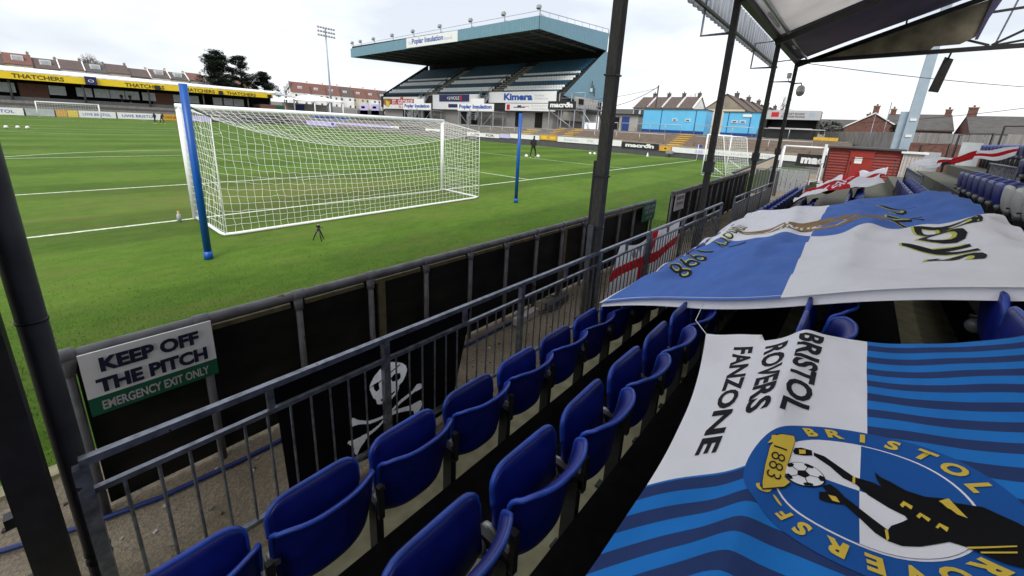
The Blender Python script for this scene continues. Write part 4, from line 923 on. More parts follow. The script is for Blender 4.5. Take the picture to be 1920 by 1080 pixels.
b = MB(); b.prism([(53.4,SY0+.1,7.9),(66.75,SY0+.1,17.05),(68.8,SY0+.1,16.5),(68.9,SY0+.1,8.1),(60,SY0+.1,7.0)], (0,.2,0), 'teal'); b.build('end_wall', S)
b = MB()
for x in (62.2,62.8,63.3): b.tube([(x,SY0-.1,8.6+(63.3-x)), (x,SY0-.1,11.2-(x-62.2))], .07, 'black_steel', 6)
b.box((62.0,SY0-.1,9.6), (.5,.25,.6), 'grey_plastic'); b.build('wall_conduits', S)
b = MB(); b.beam((RX0,SY1,18.3), (RX0,SY0,18.95), .06, .06, 'galv'); b.beam((RX0,SY0,18.95), (RX1,SY0,20.75), .09, .09, 'galv'); b.beam((RX1,SY0,20.75), (68.4,SY0,16.5), .09, .09, 'galv')
for i in range(10): t = i/9; b.beam((RX0+t*(RX1-RX0),SY0,18.2+1.85*t), (RX0+t*(RX1-RX0),SY0,18.95+1.8*t), .05, .05, 'galv')
b.build('roof_rail', S)
for i in range(9):
    t = [0.0,.13,.27,.42,.57,.7,.83,.93,.995][i]; y = SY0+.3+(SY1-SY0-.6)*(1-t) if False else SY0+.3+(SY1-SY0-.8)*t; z = 18.25-.55*t
    f = MB(); f.beam((RX0+.3,y,z), (RX0+.3,y,z+1.0), .1, .1, 'galv'); f.beam((RX0+.3,y,z+.3), (RX0+1.6,y,z+.15), .25, .25, 'grey_plastic'); f.box((RX0+.1,y+.1,z+1.2), (.45,.6,.5), 'hinge_grey', Matrix.Rotation(.4,3,'Y')); f.build('roof_floodlight', S)
# raked deck
DX0, DZ0, DP, DR, DN = 52.0, 8.0, .8, .475, 16
b = MB(); pr = [(DX0-.3,DZ0-2.6),(DX0-.3,DZ0)]
for i in range(DN): pr += [(DX0+DP*i, DZ0+DR*i) if i else (DX0, DZ0), (DX0+DP*(i+1), DZ0+DR*i), (DX0+DP*(i+1), DZ0+DR*(i+1))]
q = []; 
for p_ in pr:
    if not q or (abs(q[-1][0]-p_[0])+abs(q[-1][1]-p_[1])) > 1e-6: q.append(p_)
q += [(67.5, q[-1][1]), (67.5, DZ0-2.6)]
b.prism([(x,SY0+.35,z) for x, z in q], (0,SY1-SY0-1.5,0), 'deck_dark'); b.build('seating_deck', S)
b = MB(); b.box((67.4,(SY0+SY1)/2,12), (.3,SY1-SY0-1,11), 'black_board'); b.prism([(52,SY1-.9,7.8),(66.6,SY1-.9,17),(67,SY1-.9,7.8)], (0,.2,0), 'black_board'); b.prism([(52.4,SY1-1.2,8.6),(66.6,SY1-1.2,17.4),(66.6,SY1-1.2,17),(52.4,SY1-1.2,7.9)], (0,-.15,0), 'black_steel'); b.build('rear_wall', S)
b = MB(); b.box((58,(SY0+SY1)/2,3.9), (11,SY1-SY0-3,3.1), 'fence_grey'); b.box((60,SY0+1.2,5.9),(12,1.6,4.0),'render_grey'); b.build('undercroft', S)
for y in (31,35.5,47,50,62,66,70): d_ = MB(); d_.box((52.47,y,3.7), (.06,1.6,2.6), 'black_board'); d_.build('doorway', S)
for (y0, y1) in ((40.4,43.0),(58.8,61.0)):
    b = MB()
    for i in range(DN-2): b.box((DX0+DP*i+.2,(y0+y1)/2,DZ0+DR*i+.12), (.4,y1-y0,.24), 'concrete')
    for y in (y0+.05, y1-.05): b.tube([(DX0+.2,y,DZ0+1.0), (DX0+DP*12,y,DZ0+DR*12+1.0)], .05, 'black_steel', 6)
    for i in range(0,12,2):
        for y in (y0+.05, y1-.05): b.tube([(DX0+DP*i+.2,y,DZ0+DR*i), (DX0+DP*i+.2,y,DZ0+DR*i+1.1)], .035, 'black_steel', 6)
    b.build('aisle', S)
for (y0, y1) in ((41.2,44.6),(59.2,62.6)):                  # steel stairs down to the terrace
    b = MB()
    for s in (-1, 1):
        b.beam((51.2,(y0+y1)/2+s*1.0,7.9), (47.6,(y0+y1)/2+s*1.0,3.2), .08, .3, 'galv')
        for z in (.55, 1.05): b.tube([(51.2,(y0+y1)/2+s*1.0,7.9+z), (47.6,(y0+y1)/2+s*1.0,3.2+z)], .045, 'galv', 6)
        for k in range(6): t = k/5; b.tube([(51.2-3.6*t,(y0+y1)/2+s*1.0,7.9-4.7*t), (51.2-3.6*t,(y0+y1)/2+s*1.0,8.95-4.7*t)], .035, 'galv', 6)
    for k in range(14): t = (k+.5)/14; b.box((51.2-3.6*t,(y0+y1)/2,7.9-4.7*t), (.26,2.0,.04), 'galv')
    b.build('stair', S)
b = MB()                                                    # side walkway at the near end
b.box((59.5,24.9,6.0), (9,3.0,.2), 'galv'); 
for k in range(10):
    x = 55.2+k*.95
    b.tube([(x,23.4,6.1), (x,23.4,7.3)], .04, 'galv', 6); b.beam((x,23.4,5.9), (x,26.2,4.8), .06, .06, 'galv')
for z in (6.6, 7.3): b.tube([(55,23.4,z), (64,23.4,z)], .045, 'galv', 6)
for x in (55.3, 60, 63.8): b.beam((x,23.5,2), (x,23.5,5.9), .2, .2, 'galv')
b.prism([(55.5,25.8,6.1),(64,25.8,6.1),(64,25.8,8.0),(55.5,25.8,8.0)], (0,.1,0), 'render_grey'); b.box((57.6,25.7,7.2),(1.6,.1,.9),'black_board'); b.build('side_walkway', S)
# seats of the main stand
def mini_seat(m):
    b = MB(); b.box((.1,0,.6), (.07,.43,.36), m, Matrix.Rotation(.12,3,'Y')); b.box((-.02,0,.56), (.09,.4,.3), m, Matrix.Rotation(.05,3,'Y')); b.box((.14,0,.3), (.05,.07,.6), 'black_steel'); return b
PROT = {}; PAT = 'BWWBBWWBWBBBBBBB'; nind = 0; MAXI = 300-NSEAT[0]
blocks = (('near', 27.2, 40.1), ('middle', 43.3, 58.5), ('left', 61.3, 77.6)); rest = MB(); pitch = .56
for bi, (bn, y0, y1) in enumerate(blocks):
    for i in range(DN-1):
        n = int((y1-y0)/pitch); c_ = 'white' if PAT[i] == 'W' else 'blue'; m = 'stand_white' if PAT[i] == 'W' else 'stand_blue'
        for k in range(n):
            p = Vector((DX0+DP*i+.55, y0+.28+pitch*k, DZ0+DR*i))
            if bi == 0 and nind < MAXI and i < 10:
                if c_ not in PROT: PROT[c_] = mini_seat(m).build('stadium_seat'); o = PROT[c_]
                else: o = PROT[c_].copy(); COL.objects.link(o)
                o.location = p; nind += 1
                tag(o, '%s seat, grandstand right block, %s row up, %s from the end wall' % (c_, ORD[i], ORD[k]), 'seat', 'seats in the right block of the teal grandstand')
            else:
                s_ = mini_seat(m); rest.add([v+p for v in s_.v], s_.f, s_.ms[0])
tag(rest.build('stadium_seats'), 'remaining rows of white and blue seats across the teal grandstand', 'seats', kind='stuff')
def fboard(label, x, y0, y1, z0, z1, base, texts=(), patches=(), name='sign_board', th=.1, cat='sign', group=None):
    """board facing the pitch (-x); y1>y0, written left to right as y falls"""
    w_, h_ = y1-y0, z1-z0
    return board(name, label, cat, (x,y1,z0), (0,-1,0), w_, h_, base, [(s,a*w_,c*h_,d*w_,e*h_,m,bd) for s,a,c,d,e,m,bd in texts], [(a*w_,c*h_,d*w_,e*h_,m) for a,c,d,e,m in patches], th, group)
fboard('long white banner with faint grey and blue lettering on the stand roof edge', RX0-.12, 44.0, 58.6, 16.25, 18.0, 'sign_white', [('Poplar Insulation',.12,.16,.62,.7,'text_blue',.03),('The',.04,.3,.07,.3,'text_grey',0),('Stand',.75,.3,.15,.3,'text_grey',0)], group='advertising signs on the grandstand')
fboard('wide white panel with bold blue name below the right block of seats', 51.5, 27.0, 42.3, 6.55, 8.45, 'sign_white', [('Kimera',.25,.22,.43,.64,'text_blue',.05),('Facilities',.71,.55,.13,.2,'text_grey',0),('management',.71,.25,.19,.2,'text_grey',0)], group='advertising signs on the grandstand')
fboard('lower white panel with red emblem and faint grey lettering under the blue name', 51.46, 27.0, 38.0, 5.2, 6.45, 'sign_white', [('Building Services',.55,.55,.4,.24,'text_grey',0),('Contractors',.55,.2,.3,.24,'text_grey',0)], [(.03,.1,.1,.85,'red'),(.18,.4,.42,.52,'navy'),(.26,.52,.34,.75,'navy'),(.35,.55,.5,.62,'red')], group='advertising signs on the grandstand')
fboard('dark blue sign with white lettering and red stripe below the middle block', 51.5, 47.6, 56.6, 6.75, 8.1, 'navy', [('cj',.28,.2,.1,.6,'sign_white',0),('HOLE',.41,.28,.28,.48,'sign_white',.01)], [(.71,.15,.77,.85,'red')], group='advertising signs on the grandstand')
fboard('white backing panel around the dark blue sign', 51.58, 44.8, 58.8, 5.2, 8.15, 'sign_white', [], [(.36,.12,.56,.36,'navy')], group='advertising signs on the grandstand')
def shield(b, P):
    b.prism([P(.25,.9,.02),P(1.9,.3,.02),P(3.0,1.2,.02),P(3.1,2.3,.02),P(.4,2.3,.02)], P(0,0,.01)-P(0,0,0), 'flag_brown'); b.prism([P(1.2,.4,.035),P(2.2,.5,.035),P(2.6,1.5,.035),P(1.0,2.0,.035)], P(0,0,.01)-P(0,0,0), 'crest_yellow')
board('sign_board', 'red and white patriotic banner with a tan shield below the left block', 'sign', (51.6,77.4,5.1), (0,-1,0), 15.9, 2.65, 'sign_white', [('ST. GEORGE',3.6,1.1,8,.95,'sign_white',.03),('SLAPS',6.2,.2,3.6,.65,'red',.01)], [(0,.95,12.6,2.2,'red'),(6.9,2.2,8.0,2.6,'red')], .1, 'advertising signs on the grandstand', extra=shield)
for y0, y1, lab in ((38.0,47.4,'white camera podium front with blue lettering, right of the pair'), (55.4,64.8,'white camera podium front with blue lettering, left of the pair')):
    g = thing('camera_podium', lab, 'podium', (48.8,(y0+y1)/2,2), 'raised podiums in front of the grandstand')
    fb = fboard(None, 48.3, y0, y1, 4.85, 6.15, 'sign_white', [('Poplar Insulation',.05,.15,.9,.72,'text_blue',.045)]); 
    fb.name = 'front_board'; w_ = fb.location.copy(); fb.parent = g; fb.location = w_-ORG[g.name]; del fb['category']
    b = MB(); b.box((50.0,(y0+y1)/2,4.8), (3.2,y1-y0,.15), 'galv'); b.build('deck', g)
    for y in (y0+.2, y0+3.1, y1-3.1, y1-.2):
        b = MB(); b.beam((48.5,y,1.2), (48.5,y,4.75), .16, .16, 'galv'); b.beam((51.2,y,1.2), (51.2,y,4.75), .16, .16, 'galv'); b.build('leg', g)
    b = MB(); b.beam((48.5,y0+.2,4.6), (48.5,y0+.2+2.9,2.0), .07, .07, 'galv'); b.beam((48.5,y1-.2,4.6), (48.5,y1-3.1,2.0), .07, .07, 'galv'); b.build('brace', g)
    b = MB(); b.prism([(48.9,(y0+y1)/2-1.7,6.15),(48.9,(y0+y1)/2+1.7,6.15),(48.9,(y0+y1)/2+1.7,7.1),(48.9,(y0+y1)/2-1.7,7.1)], (.1,0,0), 'sign_white'); b.build('upper_board', g)
g = thing('camera_platform', 'scaffold platform with a black lettered board at the right end of the stand', 'platform', (49,24,2))
fb = fboard(None, 48.3, 21.2, 26.3, 5.4, 6.6, 'sign_black', [('macron',.08,.22,.82,.46,'sign_white',.05)], [(.68,.55,.78,.85,'sign_white')]); fb.name = 'front_board'; w_ = fb.location.copy(); fb.parent = g; fb.location = w_-ORG[g.name]; del fb['category']
for x in (48.5, 51.2):
    for y in (21.4, 23.8, 26.1): b = MB(); b.beam((x,y,1.5), (x,y,8.1 if x > 50 else 5.4), .12, .12, 'galv'); b.build('leg', g)
b = MB(); b.box((50,23.8,5.35), (3,5.2,.12), 'galv'); b.build('deck', g)
b = MB()
for z in (7.3, 8.1): b.tube([(51.2,21.4,z), (51.2,26.1,z)], .05, 'galv', 6)
b.tube([(48.5,21.4,2.5), (48.5,26.1,5.2)], .05, 'galv', 6); b.tube([(48.5,18.6,2.6), (51,22.5,5.5)], .06, 'galv', 6); b.tube([(48.5,18.6,3.6), (51,22.5,6.5)], .05, 'galv', 6); b.build('brace', g)
# ================================================================== right-hand terrace, boards, cabins
zg = lambda y: 0.0
g = MB(); TX0, TX1, TS = 40.4, 46.0, 7
tz = lambda y: .0
for i in range(TS):
    x0 = TX0+(TX1-TX0)*i/TS; z = 1.05+.24*i
    g.box(((x0+TX1)/2, 5.0, z/2), (TX1-x0, 34.0, z), 'step_brown' if i else 'terrace_grey')
g.box((52,5,1.3), (12,34.02,2.6), 'terrace_grey'); struct(g, 'terrace_right')
g = MB()
for i in range(5): x0 = TX0+1.0*i; z = .9+.28*i; g.box(((x0+46)/2, 51.0, z/2), (46-x0, 57.9, z), 'terrace_grey')
g.box((52,51,1.0), (12,57.8,2.0), 'terrace_grey'); struct(g, 'terrace_main')
def ystair(label, yc, wd):
    b = MB()
    for i in range(TS): x0 = TX0+(TX1-TX0)*i/TS; b.box((x0+.4,yc,1.05+.24*i+.03), (.86,wd,.07), 'step_yellow')
    tag(b.build('yellow_steps', loc=(43,yc,1.9)), label, 'steps', 'yellow painted terrace steps')
ystair('yellow painted steps on the terrace right below the blue cabins', 3.6, 1.5); ystair('yellow painted steps beside the dark board at the right end of the stand', 18.6, 1.4)
ystair('yellow painted steps left of the handrails, nearest the grandstand', 21.4, .9); 
b = MB()
for i in range(5): b.box((TX0+1.0*i+.45,26.2,.94+.28*i), (.9,2.2,.08), 'step_yellow')
tag(b.build('yellow_steps', loc=(43,26.2,1.9)), 'yellow painted steps in front of the camera podiums', 'steps', 'yellow painted terrace steps')
b = MB(); b.box((46.5,-9.8,2.75),(1.0,2.0,.35),'step_yellow'); tag(b.build('yellow_steps', loc=(46.5,-9.8,2.7)), 'yellow painted step edge at the right end of the terrace, above the red shed', 'steps', 'yellow painted terrace steps')
def hrail(label, x, y0, y1, z0, h, dy, mid=True):
    r = thing('handrail', label, 'railing', (x,y0,z0), 'steel rails on the terrace'); b = MB(); b.tube([(x,y0,z0), (x,y0,z0+h), (x,y1,z0+h), (x,y1,z0)], .05, 'steel_grey', 6)
    b.build('top_rail', r)
    n = max(1, int(abs(y1-y0)/dy))
    for i in range(1, n): y = y0+(y1-y0)*i/n; b = MB(); b.tube([(x,y,z0), (x,y,z0+h)], .042, 'steel_grey', 6); b.build('post', r)
hrail('long steel handrail in front of the larger blue cabin', 46.15, 4.6, 12.4, 2.62, 1.0, 1.7)
hrail('steel handrail between the two blue cabins', 46.15, -3.2, 3.0, 2.62, 1.0, 2.0); hrail('steel handrail in front of the dark kiosk', 46.15, -9.6, -3.6, 2.62, 1.0, 2.1)
hrail('steel handrail at the top of the terrace behind the timber column', 46.15, 13.0, 17.6, 2.62, 1.0, 1.6)
hrail('lower crush rail on the brown terrace left of the yellow steps', 41.9, 5.0, 17.2, 1.4, 1.0, 3.0); hrail('lower crush rail on the brown terrace right of the yellow steps', 41.9, -9.0, 1.6, 1.4, 1.0, 3.0)
hrail('crush rail on the grey terrace below the podiums', 41.6, 27.5, 40.0, 1.2, 1.0, 2.5)
g = thing('boundary_wall', 'dark grey low wall behind the far touchline', 'wall', (39.5,20,0))
b = MB()
ys = [(-9,.62,1.18),(0,.52,1.05),(9.5,.68,1.4),(20,.85,1.5),(27,.7,1.3),(36,.5,1.1)]
def wz(y, k):
    for (a, p, q), (a2, p2, q2) in zip(ys, ys[1:]):
        if y <= a2: t = (y-a)/(a2-a); return (p+(p2-p)*t, q+(q2-q)*t)[k]
    return ys[-1][1+k]
b.prism([(39.6,y,0) for y in (-9,36)] + [(39.6,y,p) for y, p, q in reversed(ys)], (.2,0,0), 'board_grey'); b.build('panel', g)
b = MB()
for (y, p, q), (y2, p2, q2) in zip(ys, ys[1:]): b.beam((39.75,y,q+.08), (39.75,y2,q2+.08), .3, .1, 'concrete')
b.build('coping', g)
def adboard(label, y0, y1, base, texts=(), patches=()):
    z0 = wz((y0+y1)/2,0)+.01; z1 = wz((y0+y1)/2,1)
    fboard(label, 39.5, y0, y1, z0, z1, base, texts, patches, 'advertising_board', .06, 'board', 'advertising boards along the far touchline')
adboard('plain white board right of the orange one, by the corner flag', -.2, 3.2, 'sign_white', [], [(.72,.15,.95,.75,'lavender')])
adboard('white board with faint grey lettering beyond the corner', -8.6, -.3, 'sign_white', [('ENGINEERING',.1,.3,.6,.35,'text_grey',0)])
adboard('orange board with a pale emblem next to the black one', 3.3, 4.6, 'orange', [], [(.35,.3,.7,.7,'crest_yellow'),(.42,.38,.62,.62,'ivy')])
adboard('black board with white lettering on the far touchline', 4.7, 9.1, 'sign_black', [('macron',.1,.2,.78,.5,'sign_white',.05)], [(.68,.62,.78,.9,'sign_white')])
adboard('long white board with thin grey lettering left of the black one', 9.2, 18.3, 'sign_white', [('Exterior',.12,.3,.24,.4,'text_grey',0),('MK',.5,.3,.1,.45,'text_grey',.0),('cleaning',.66,.3,.2,.35,'text_grey',0)])
adboard('orange and yellow board behind the walking coach', 18.4, 21.2, 'orange', [], [(.1,.2,.4,.85,'crest_yellow'),(.6,.25,.9,.8,'crest_yellow')])
adboard('plain white board left of the orange and yellow one', 21.3, 26.6, 'sign_white')
adboard('small lavender board at the left end of the grey wall', 26.7, 28.6, 'lavender')
adboard('white board with black lettering behind the right blue pole', 28.7, 35.5, 'sign_white', [('E.ON',.1,.25,.3,.5,'sign_black',.03),('FOR',.6,.2,.25,.6,'sign_black',.02)])
# LED and painted boards seen through the goal net, along the far touchline beyond
for i, (y0, y1, m, lab) in enumerate(((44,48,'sign_white','white board behind the goal net, rightmost'),(48.2,56,'board_grey','dark grey board behind the goal net'),(56.2,59,'sign_white','small white board left of the dark grey one behind the net'),(59.2,65,'lavender','short lavender screen board behind the net'),(65.2,96,'lavender','very long lavender screen board seen through the goal net'))):
    board('advertising_board', lab, 'board', (41,y1,.25), (0,-1,0), y1-y0, 1.05, m, [('SPORT',.3*(y1-y0),.3,.3*(y1-y0),.5,'text_navy',0)] if m == 'sign_white' else [], [((y1-y0)*.42,.2,(y1-y0)*.46,.8,'text_blue')] if m == 'lavender' else [], .08, 'advertising boards along the far touchline')
board('advertising_board','wide royal blue board raised behind the lavender screens','board',(44.5,100,2.0),(0,-1,0),18,1.0,'text_blue',[],[(0,.75,12,1,'sign_white')],.08,'advertising boards along the far touchline')
# far-end boards
xs_ = [(-12,-5.2,'sign_white'),(-5,-1.7,'pale_glass'),(-1.5,-.2,'orange'),(-.1,1.2,'crest_yellow'),(1.3,6.2,'sign_white'),(6.4,13.0,'sign_white'),(13.1,17.5,'orange'),(17.6,21.5,'lavender'),(21.6,36,'board_grey')]
labs = ['pale yellow and white board at the far left edge','pale board behind the far goal, left part','orange board inside the far goal','yellow board inside the far goal','long white board behind the right post of the far goal','white board with dark lettering right of the far goal','orange and brown board left of the two far people','lavender board beside the two far people','dark grey board right of the far people']
for (x0, x1, m), l in zip(xs_, labs):
    w_ = x1-x0; board('advertising_board', l, 'board', (x0,98.6,.05), (1,0,0), w_, 1.2, m, [('UWE BRISTOL',w_*.1,.35,w_*.75,.5,'text_blue' if m == 'sign_white' else 'text_brown',.01)] if m in ('sign_white','orange') and w_ > 3 else [], [(w_*.1,.2,w_*.3,.9,'crest_yellow')] if x0 < -10 else [], .06, 'advertising boards at the far end')
# blue cabins
def cabin(label, y0, y1, zb, zt, joints, wins, x=47.2):
    g = thing('cabin', label, 'cabin', (x+1.5,(y0+y1)/2,zb), 'sky blue cabins on the terrace')
    b = MB(); b.box((x+1.5,(y0+y1)/2,(zb+zt)/2), (3,y1-y0,zt-zb), 'cabin_blue'); b.build('wall', g)
    b = MB(); b.box((x-.02,(y0+y1)/2,zb+.18), (.06,y1-y0+.02,.36), 'cabin_navy'); b.build('plinth', g)
    b = MB(); b.box((x+1.5,(y0+y1)/2,zt+.05), (3.2,y1-y0+.15,.1), 'board_grey'); b.build('roof', g)
    b = MB()
    for y in joints: b.box((x-.02,y,(zb+zt)/2), (.05,.07,zt-zb-.1), 'cabin_navy')
    b.build('joint_strip', g)
    for y in wins:
        f = MB(); f.box((x-.03,y,zb+1.62), (.08,.62,.3), 'window_white'); w_ = f.build('window', g); p_ = MB(); p_.box((x-.075,y,zb+1.62), (.02,.42,.16), 'glass'); p_.build('pane', w_)
    return g
cabin('long sky blue cabin with two small windows on the terrace', 2.2, 10.0, 2.62, 5.5, (7.6,3.35), (5.85,4.25))
g = cabin('shorter sky blue cabin with two windows, right of the long one', -3.5, .3, 2.62, 5.3, (-.3,-2.6), (-1.0,-1.85))
b = MB(); b.box((47.15,-2.2,4.95), (.05,.9,.3), 'sign_white'); b.build('notice', g)
# black kiosk
g = thing('kiosk', 'dark open-fronted kiosk with a grey lettered fascia right of the blue cabins', 'kiosk', (49,-6.4,2.6))
b = MB(); y0, y1, x = -8.9, -4.1, 47.0
b.box((x+2.9,(y0+y1)/2,4.0), (.15,y1-y0,2.7), 'sign_black'); b.box((x+1.5,y0+.08,4.0), (3,.15,2.7), 'sign_black'); b.box((x+1.5,y1-.08,4.0), (3,.15,2.7), 'sign_black'); b.box((x+1.5,(y0+y1)/2,5.5), (3.2,y1-y0,.15), 'black_steel'); b.box((x+.1,(y0+y1)/2,3.1), (.1,y1-y0-.4,1.0), 'sign_black'); b.build('shell', g)
b = MB(); b.box((x-.05,(y0+y1)/2,3.72), (.5,y1-y0-.9,.07), 'pale_wood'); b.build('counter', g)
fb = board('fascia', None, None, (x-.15,y1+.05,4.62), (0,-1,0), y1-y0+.1, .95, 'text_grey', [('CRICKET BOARD',1.55,.5,1.95,.2,'sign_black',.01),('FOOTWEAR PROFILES',1.45,.2,2.1,.2,'sign_black',.01)], [(.5,.25,1.2,.75,'red'),(3.9,.2,4.4,.7,'mast_blue')], .08)
w_ = fb.location.copy(); fb.parent = g; fb.location = w_-ORG[g.name]
# dark hut with blue door behind the timber column
g = thing('hut', 'low dark hut with a blue door left of the long blue cabin', 'hut', (50,13.4,2.6)); b = MB(); b.box((50,13.3,3.7), (3,4.2,2.2), 'render_grey'); b.build('wall', g); b = MB(); b.box((50,13.3,4.85), (3.6,4.6,.14), 'black_steel'); b.build('roof', g); b = MB(); b.box((48.46,13.0,3.6), (.06,1.1,1.9), 'cabin_navy'); b.build('door', g); b = MB(); b.box((48.46,14.6,3.6), (.06,1.3,1.7), 'black_board'); b.build('door', g)
# corner flag post and camera box by the wall
b = MB(); b.tube([(37.6,0,0), (37.6,0,1.6)], .025, 'white_paint', 8); b.quad((37.6,0,1.6),(37.6,-.35,1.55),(37.6,-.35,1.3),(37.6,0,1.3),'text_blue'); tag(b.build('corner_flag', loc=(37.6,0,0)), 'slim white corner flag post at the far corner of the pitch', 'flag')
b = MB(); b.box((38.9,3.2,.55), (.4,.7,.3), 'hinge_grey'); b.tube([(38.9,3.2,0), (38.9,3.2,.45)], .05, 'black_steel', 8); tag(b.build('camera_box', loc=(38.9,3.2,0)), 'small grey box on a stand against the far wall', 'box')
b = MB(); b.lathe((37.0,4.9,0), [(.12,0),(.03,.4),(.001,.4)], 'white_paint', 10); tag(b.build('marker_cone', loc=(37,4.9,0)), 'small white marker cone near the far wall', 'cone')
# low pitch-end wall right of the training goal
g = thing('boundary_wall', 'low beige-topped wall running behind the training goal', 'wall', (26,-6.9,0)); b = MB(); b.prism([(18.2,-6.95,0),(39.3,-6.4,0),(39.3,-6.4,.8),(18.2,-6.95,.55)], (0,-.12,0), 'pink_board'); b.build('panel', g); b = MB(); b.beam((18.2,-7.0,.6), (39.3,-6.45,.84), .16, .08, 'black_steel'); b.build('coping', g)
# ================================================================== red shed group
g = thing('red_shed', 'red boarded shed with a red door at the end of the stand', 'shed', (23,-12.4,0)); x = 21.6
b = MB(); y0, y1 = -13.65, -10.75
N = 15
for i in range(N): z0 = 2.2*i/N; b.prism([(x,y0,z0),(x,y0,z0+2.2/N),(x+.03,y0,z0+2.2/N),(x-.025,y0,z0)][::1], (0,y1-y0,0), 'shed_red')
b.box((x+1.6,(y0+y1)/2,1.1), (3.1,y1-y0,2.2), 'shed_red'); b.build('wall', g)
b = MB(); b.box((x+1.5,(y0+y1)/2,2.25), (3.4,y1-y0+.2,.09), 'board_grey'); b.build('roof', g)
b = MB(); b.box((x-.05,-12.15,1.03), (.06,.95,2.04), 'door_red'); b.box((x-.045,-12.15,2.08), (.07,1.1,.07), 'shed_red'); d_ = b.build('door', g); b = MB(); b.box((x-.11,-12.5,1.1), (.05,.14,.05), 'steel_grey'); b.build('handle', d_); b = MB(); b.box((x-.09,-12.05,1.62), (.02,.3,.32), 'sign_white'); letter(b, 'OFFICE', (x-.105,-11.93,1.6), (0,-1,0), (0,0,1), .24, .07, 'text_grey'); b.build('notice', d_)
b = MB(); b.box((x+.25,-14.05,1.05), (.7,.75,2.1), 'pale_wood'); 
for k in range(6): b.box((x-.11,-13.75-.12*k,1.05), (.02,.012,2.0), 'concrete')
b.box((x+.25,-14.05,2.16), (.9,.95,.1), 'white_paint'); tag(b.build('timber_pillar', loc=(x,-14.05,0)), 'pale weathered boarded pillar at the right corner of the red shed', 'pillar')
b = MB(); b.beam((20.9,-10.62,-.1), (20.9,-10.62,2.35), .16, .12, 'white_paint'); b.beam((20.95,-10.85,-.1), (20.95,-10.78,2.2), .06, .06, 'black_steel'); tag(b.build('white_post', loc=(20.9,-10.7,0)), 'square white post in front of the left edge of the red shed', 'post')
fboard('black board with white lettering inside the portable goal frame', 21.05, -10.74, -9.45, 1.12, 1.78, 'sign_black', [('mac',.16,.22,.8,.5,'sign_white',.06)], [], 'advertising_board', .06, 'board')
hr = thing('handrail', 'thin dark handrail in front of the red shed', 'railing', (20.4,-11.8,0)); b = MB(); b.tube([(20.4,-10.6,-.05),(20.4,-10.6,1.35),(20.4,-11.75,1.4),(20.4,-11.75,-.05)], .022, 'black_steel', 6); b.tube([(20.4,-11.75,1.75),(20.4,-13.4,1.8)], .022, 'black_steel', 6); b.tube([(20.4,-11.75,1.4),(20.4,-11.75,1.75)], .022, 'black_steel', 6); b.tube([(20.4,-13.4,1.8),(20.4,-13.4,0)], .022, 'black_steel', 6); b.build('rail', hr)
for x_, y_, w_, lab in ((17.2,-8.75,1.6,'grey corrugated barrier panel closing the end of the path'),(15.2,-8.45,.9,'dark barrier panel with papers beside the last boards')):
    b = MB()
    for k in range(8): b.box((x_,y_-w_*k/8-.05,.55), (.03+.02*(k % 2),w_/8-.02,1.1), 'steel_grey' if w_ > 1 else 'board_grey')
    b.tube([(x_,y_,0),(x_,y_,1.15),(x_,y_-w_,1.15),(x_,y_-w_,0)], .025, 'rail_steel', 6); tag(b.build('path_barrier', loc=(x_,y_,0)), lab, 'barrier')
rg = random.Random(8); b = MB()
for k in range(16): b.box((19+rg.uniform(0,2.5),-9.6+rg.uniform(-1.1,.7),.12+rg.uniform(0,.2)), (rg.uniform(.2,.6),rg.uniform(.2,.5),rg.uniform(.15,.4)), rg.choice(['board_grey','pale_wood','ivy','black_steel']), Matrix.Rotation(rg.uniform(0,3),3,'Z'))
tag(b.build('equipment_pile'), 'heap of bags and bits of equipment on the ground left of the red shed', 'pile')
# steel mast
g = thing('floodlight_mast', 'pale blue-grey square steel mast rising behind the red shed', 'mast', (30,-14.35,0)); b = MB(); b.prism([(30,-14.66,0),(30,-14.08,0),(30,-14.25,18),(30,-14.55,18)], (.5,0,0), 'mast_blue'); b.build('pole', g); b = MB(); b.prism([(30.2,-13.7,0),(30.2,-14.05,0),(30.2,-14.15,4.6),(30.2,-13.75,4.6)], (.3,0,0), 'mast_blue'); b.build('side_box', g)
for z in (3.1, 4.1): b = MB(); b.box((29.98,-14.38,z), (.05,.3,.14), 'sign_white'); b.build('plate', g)
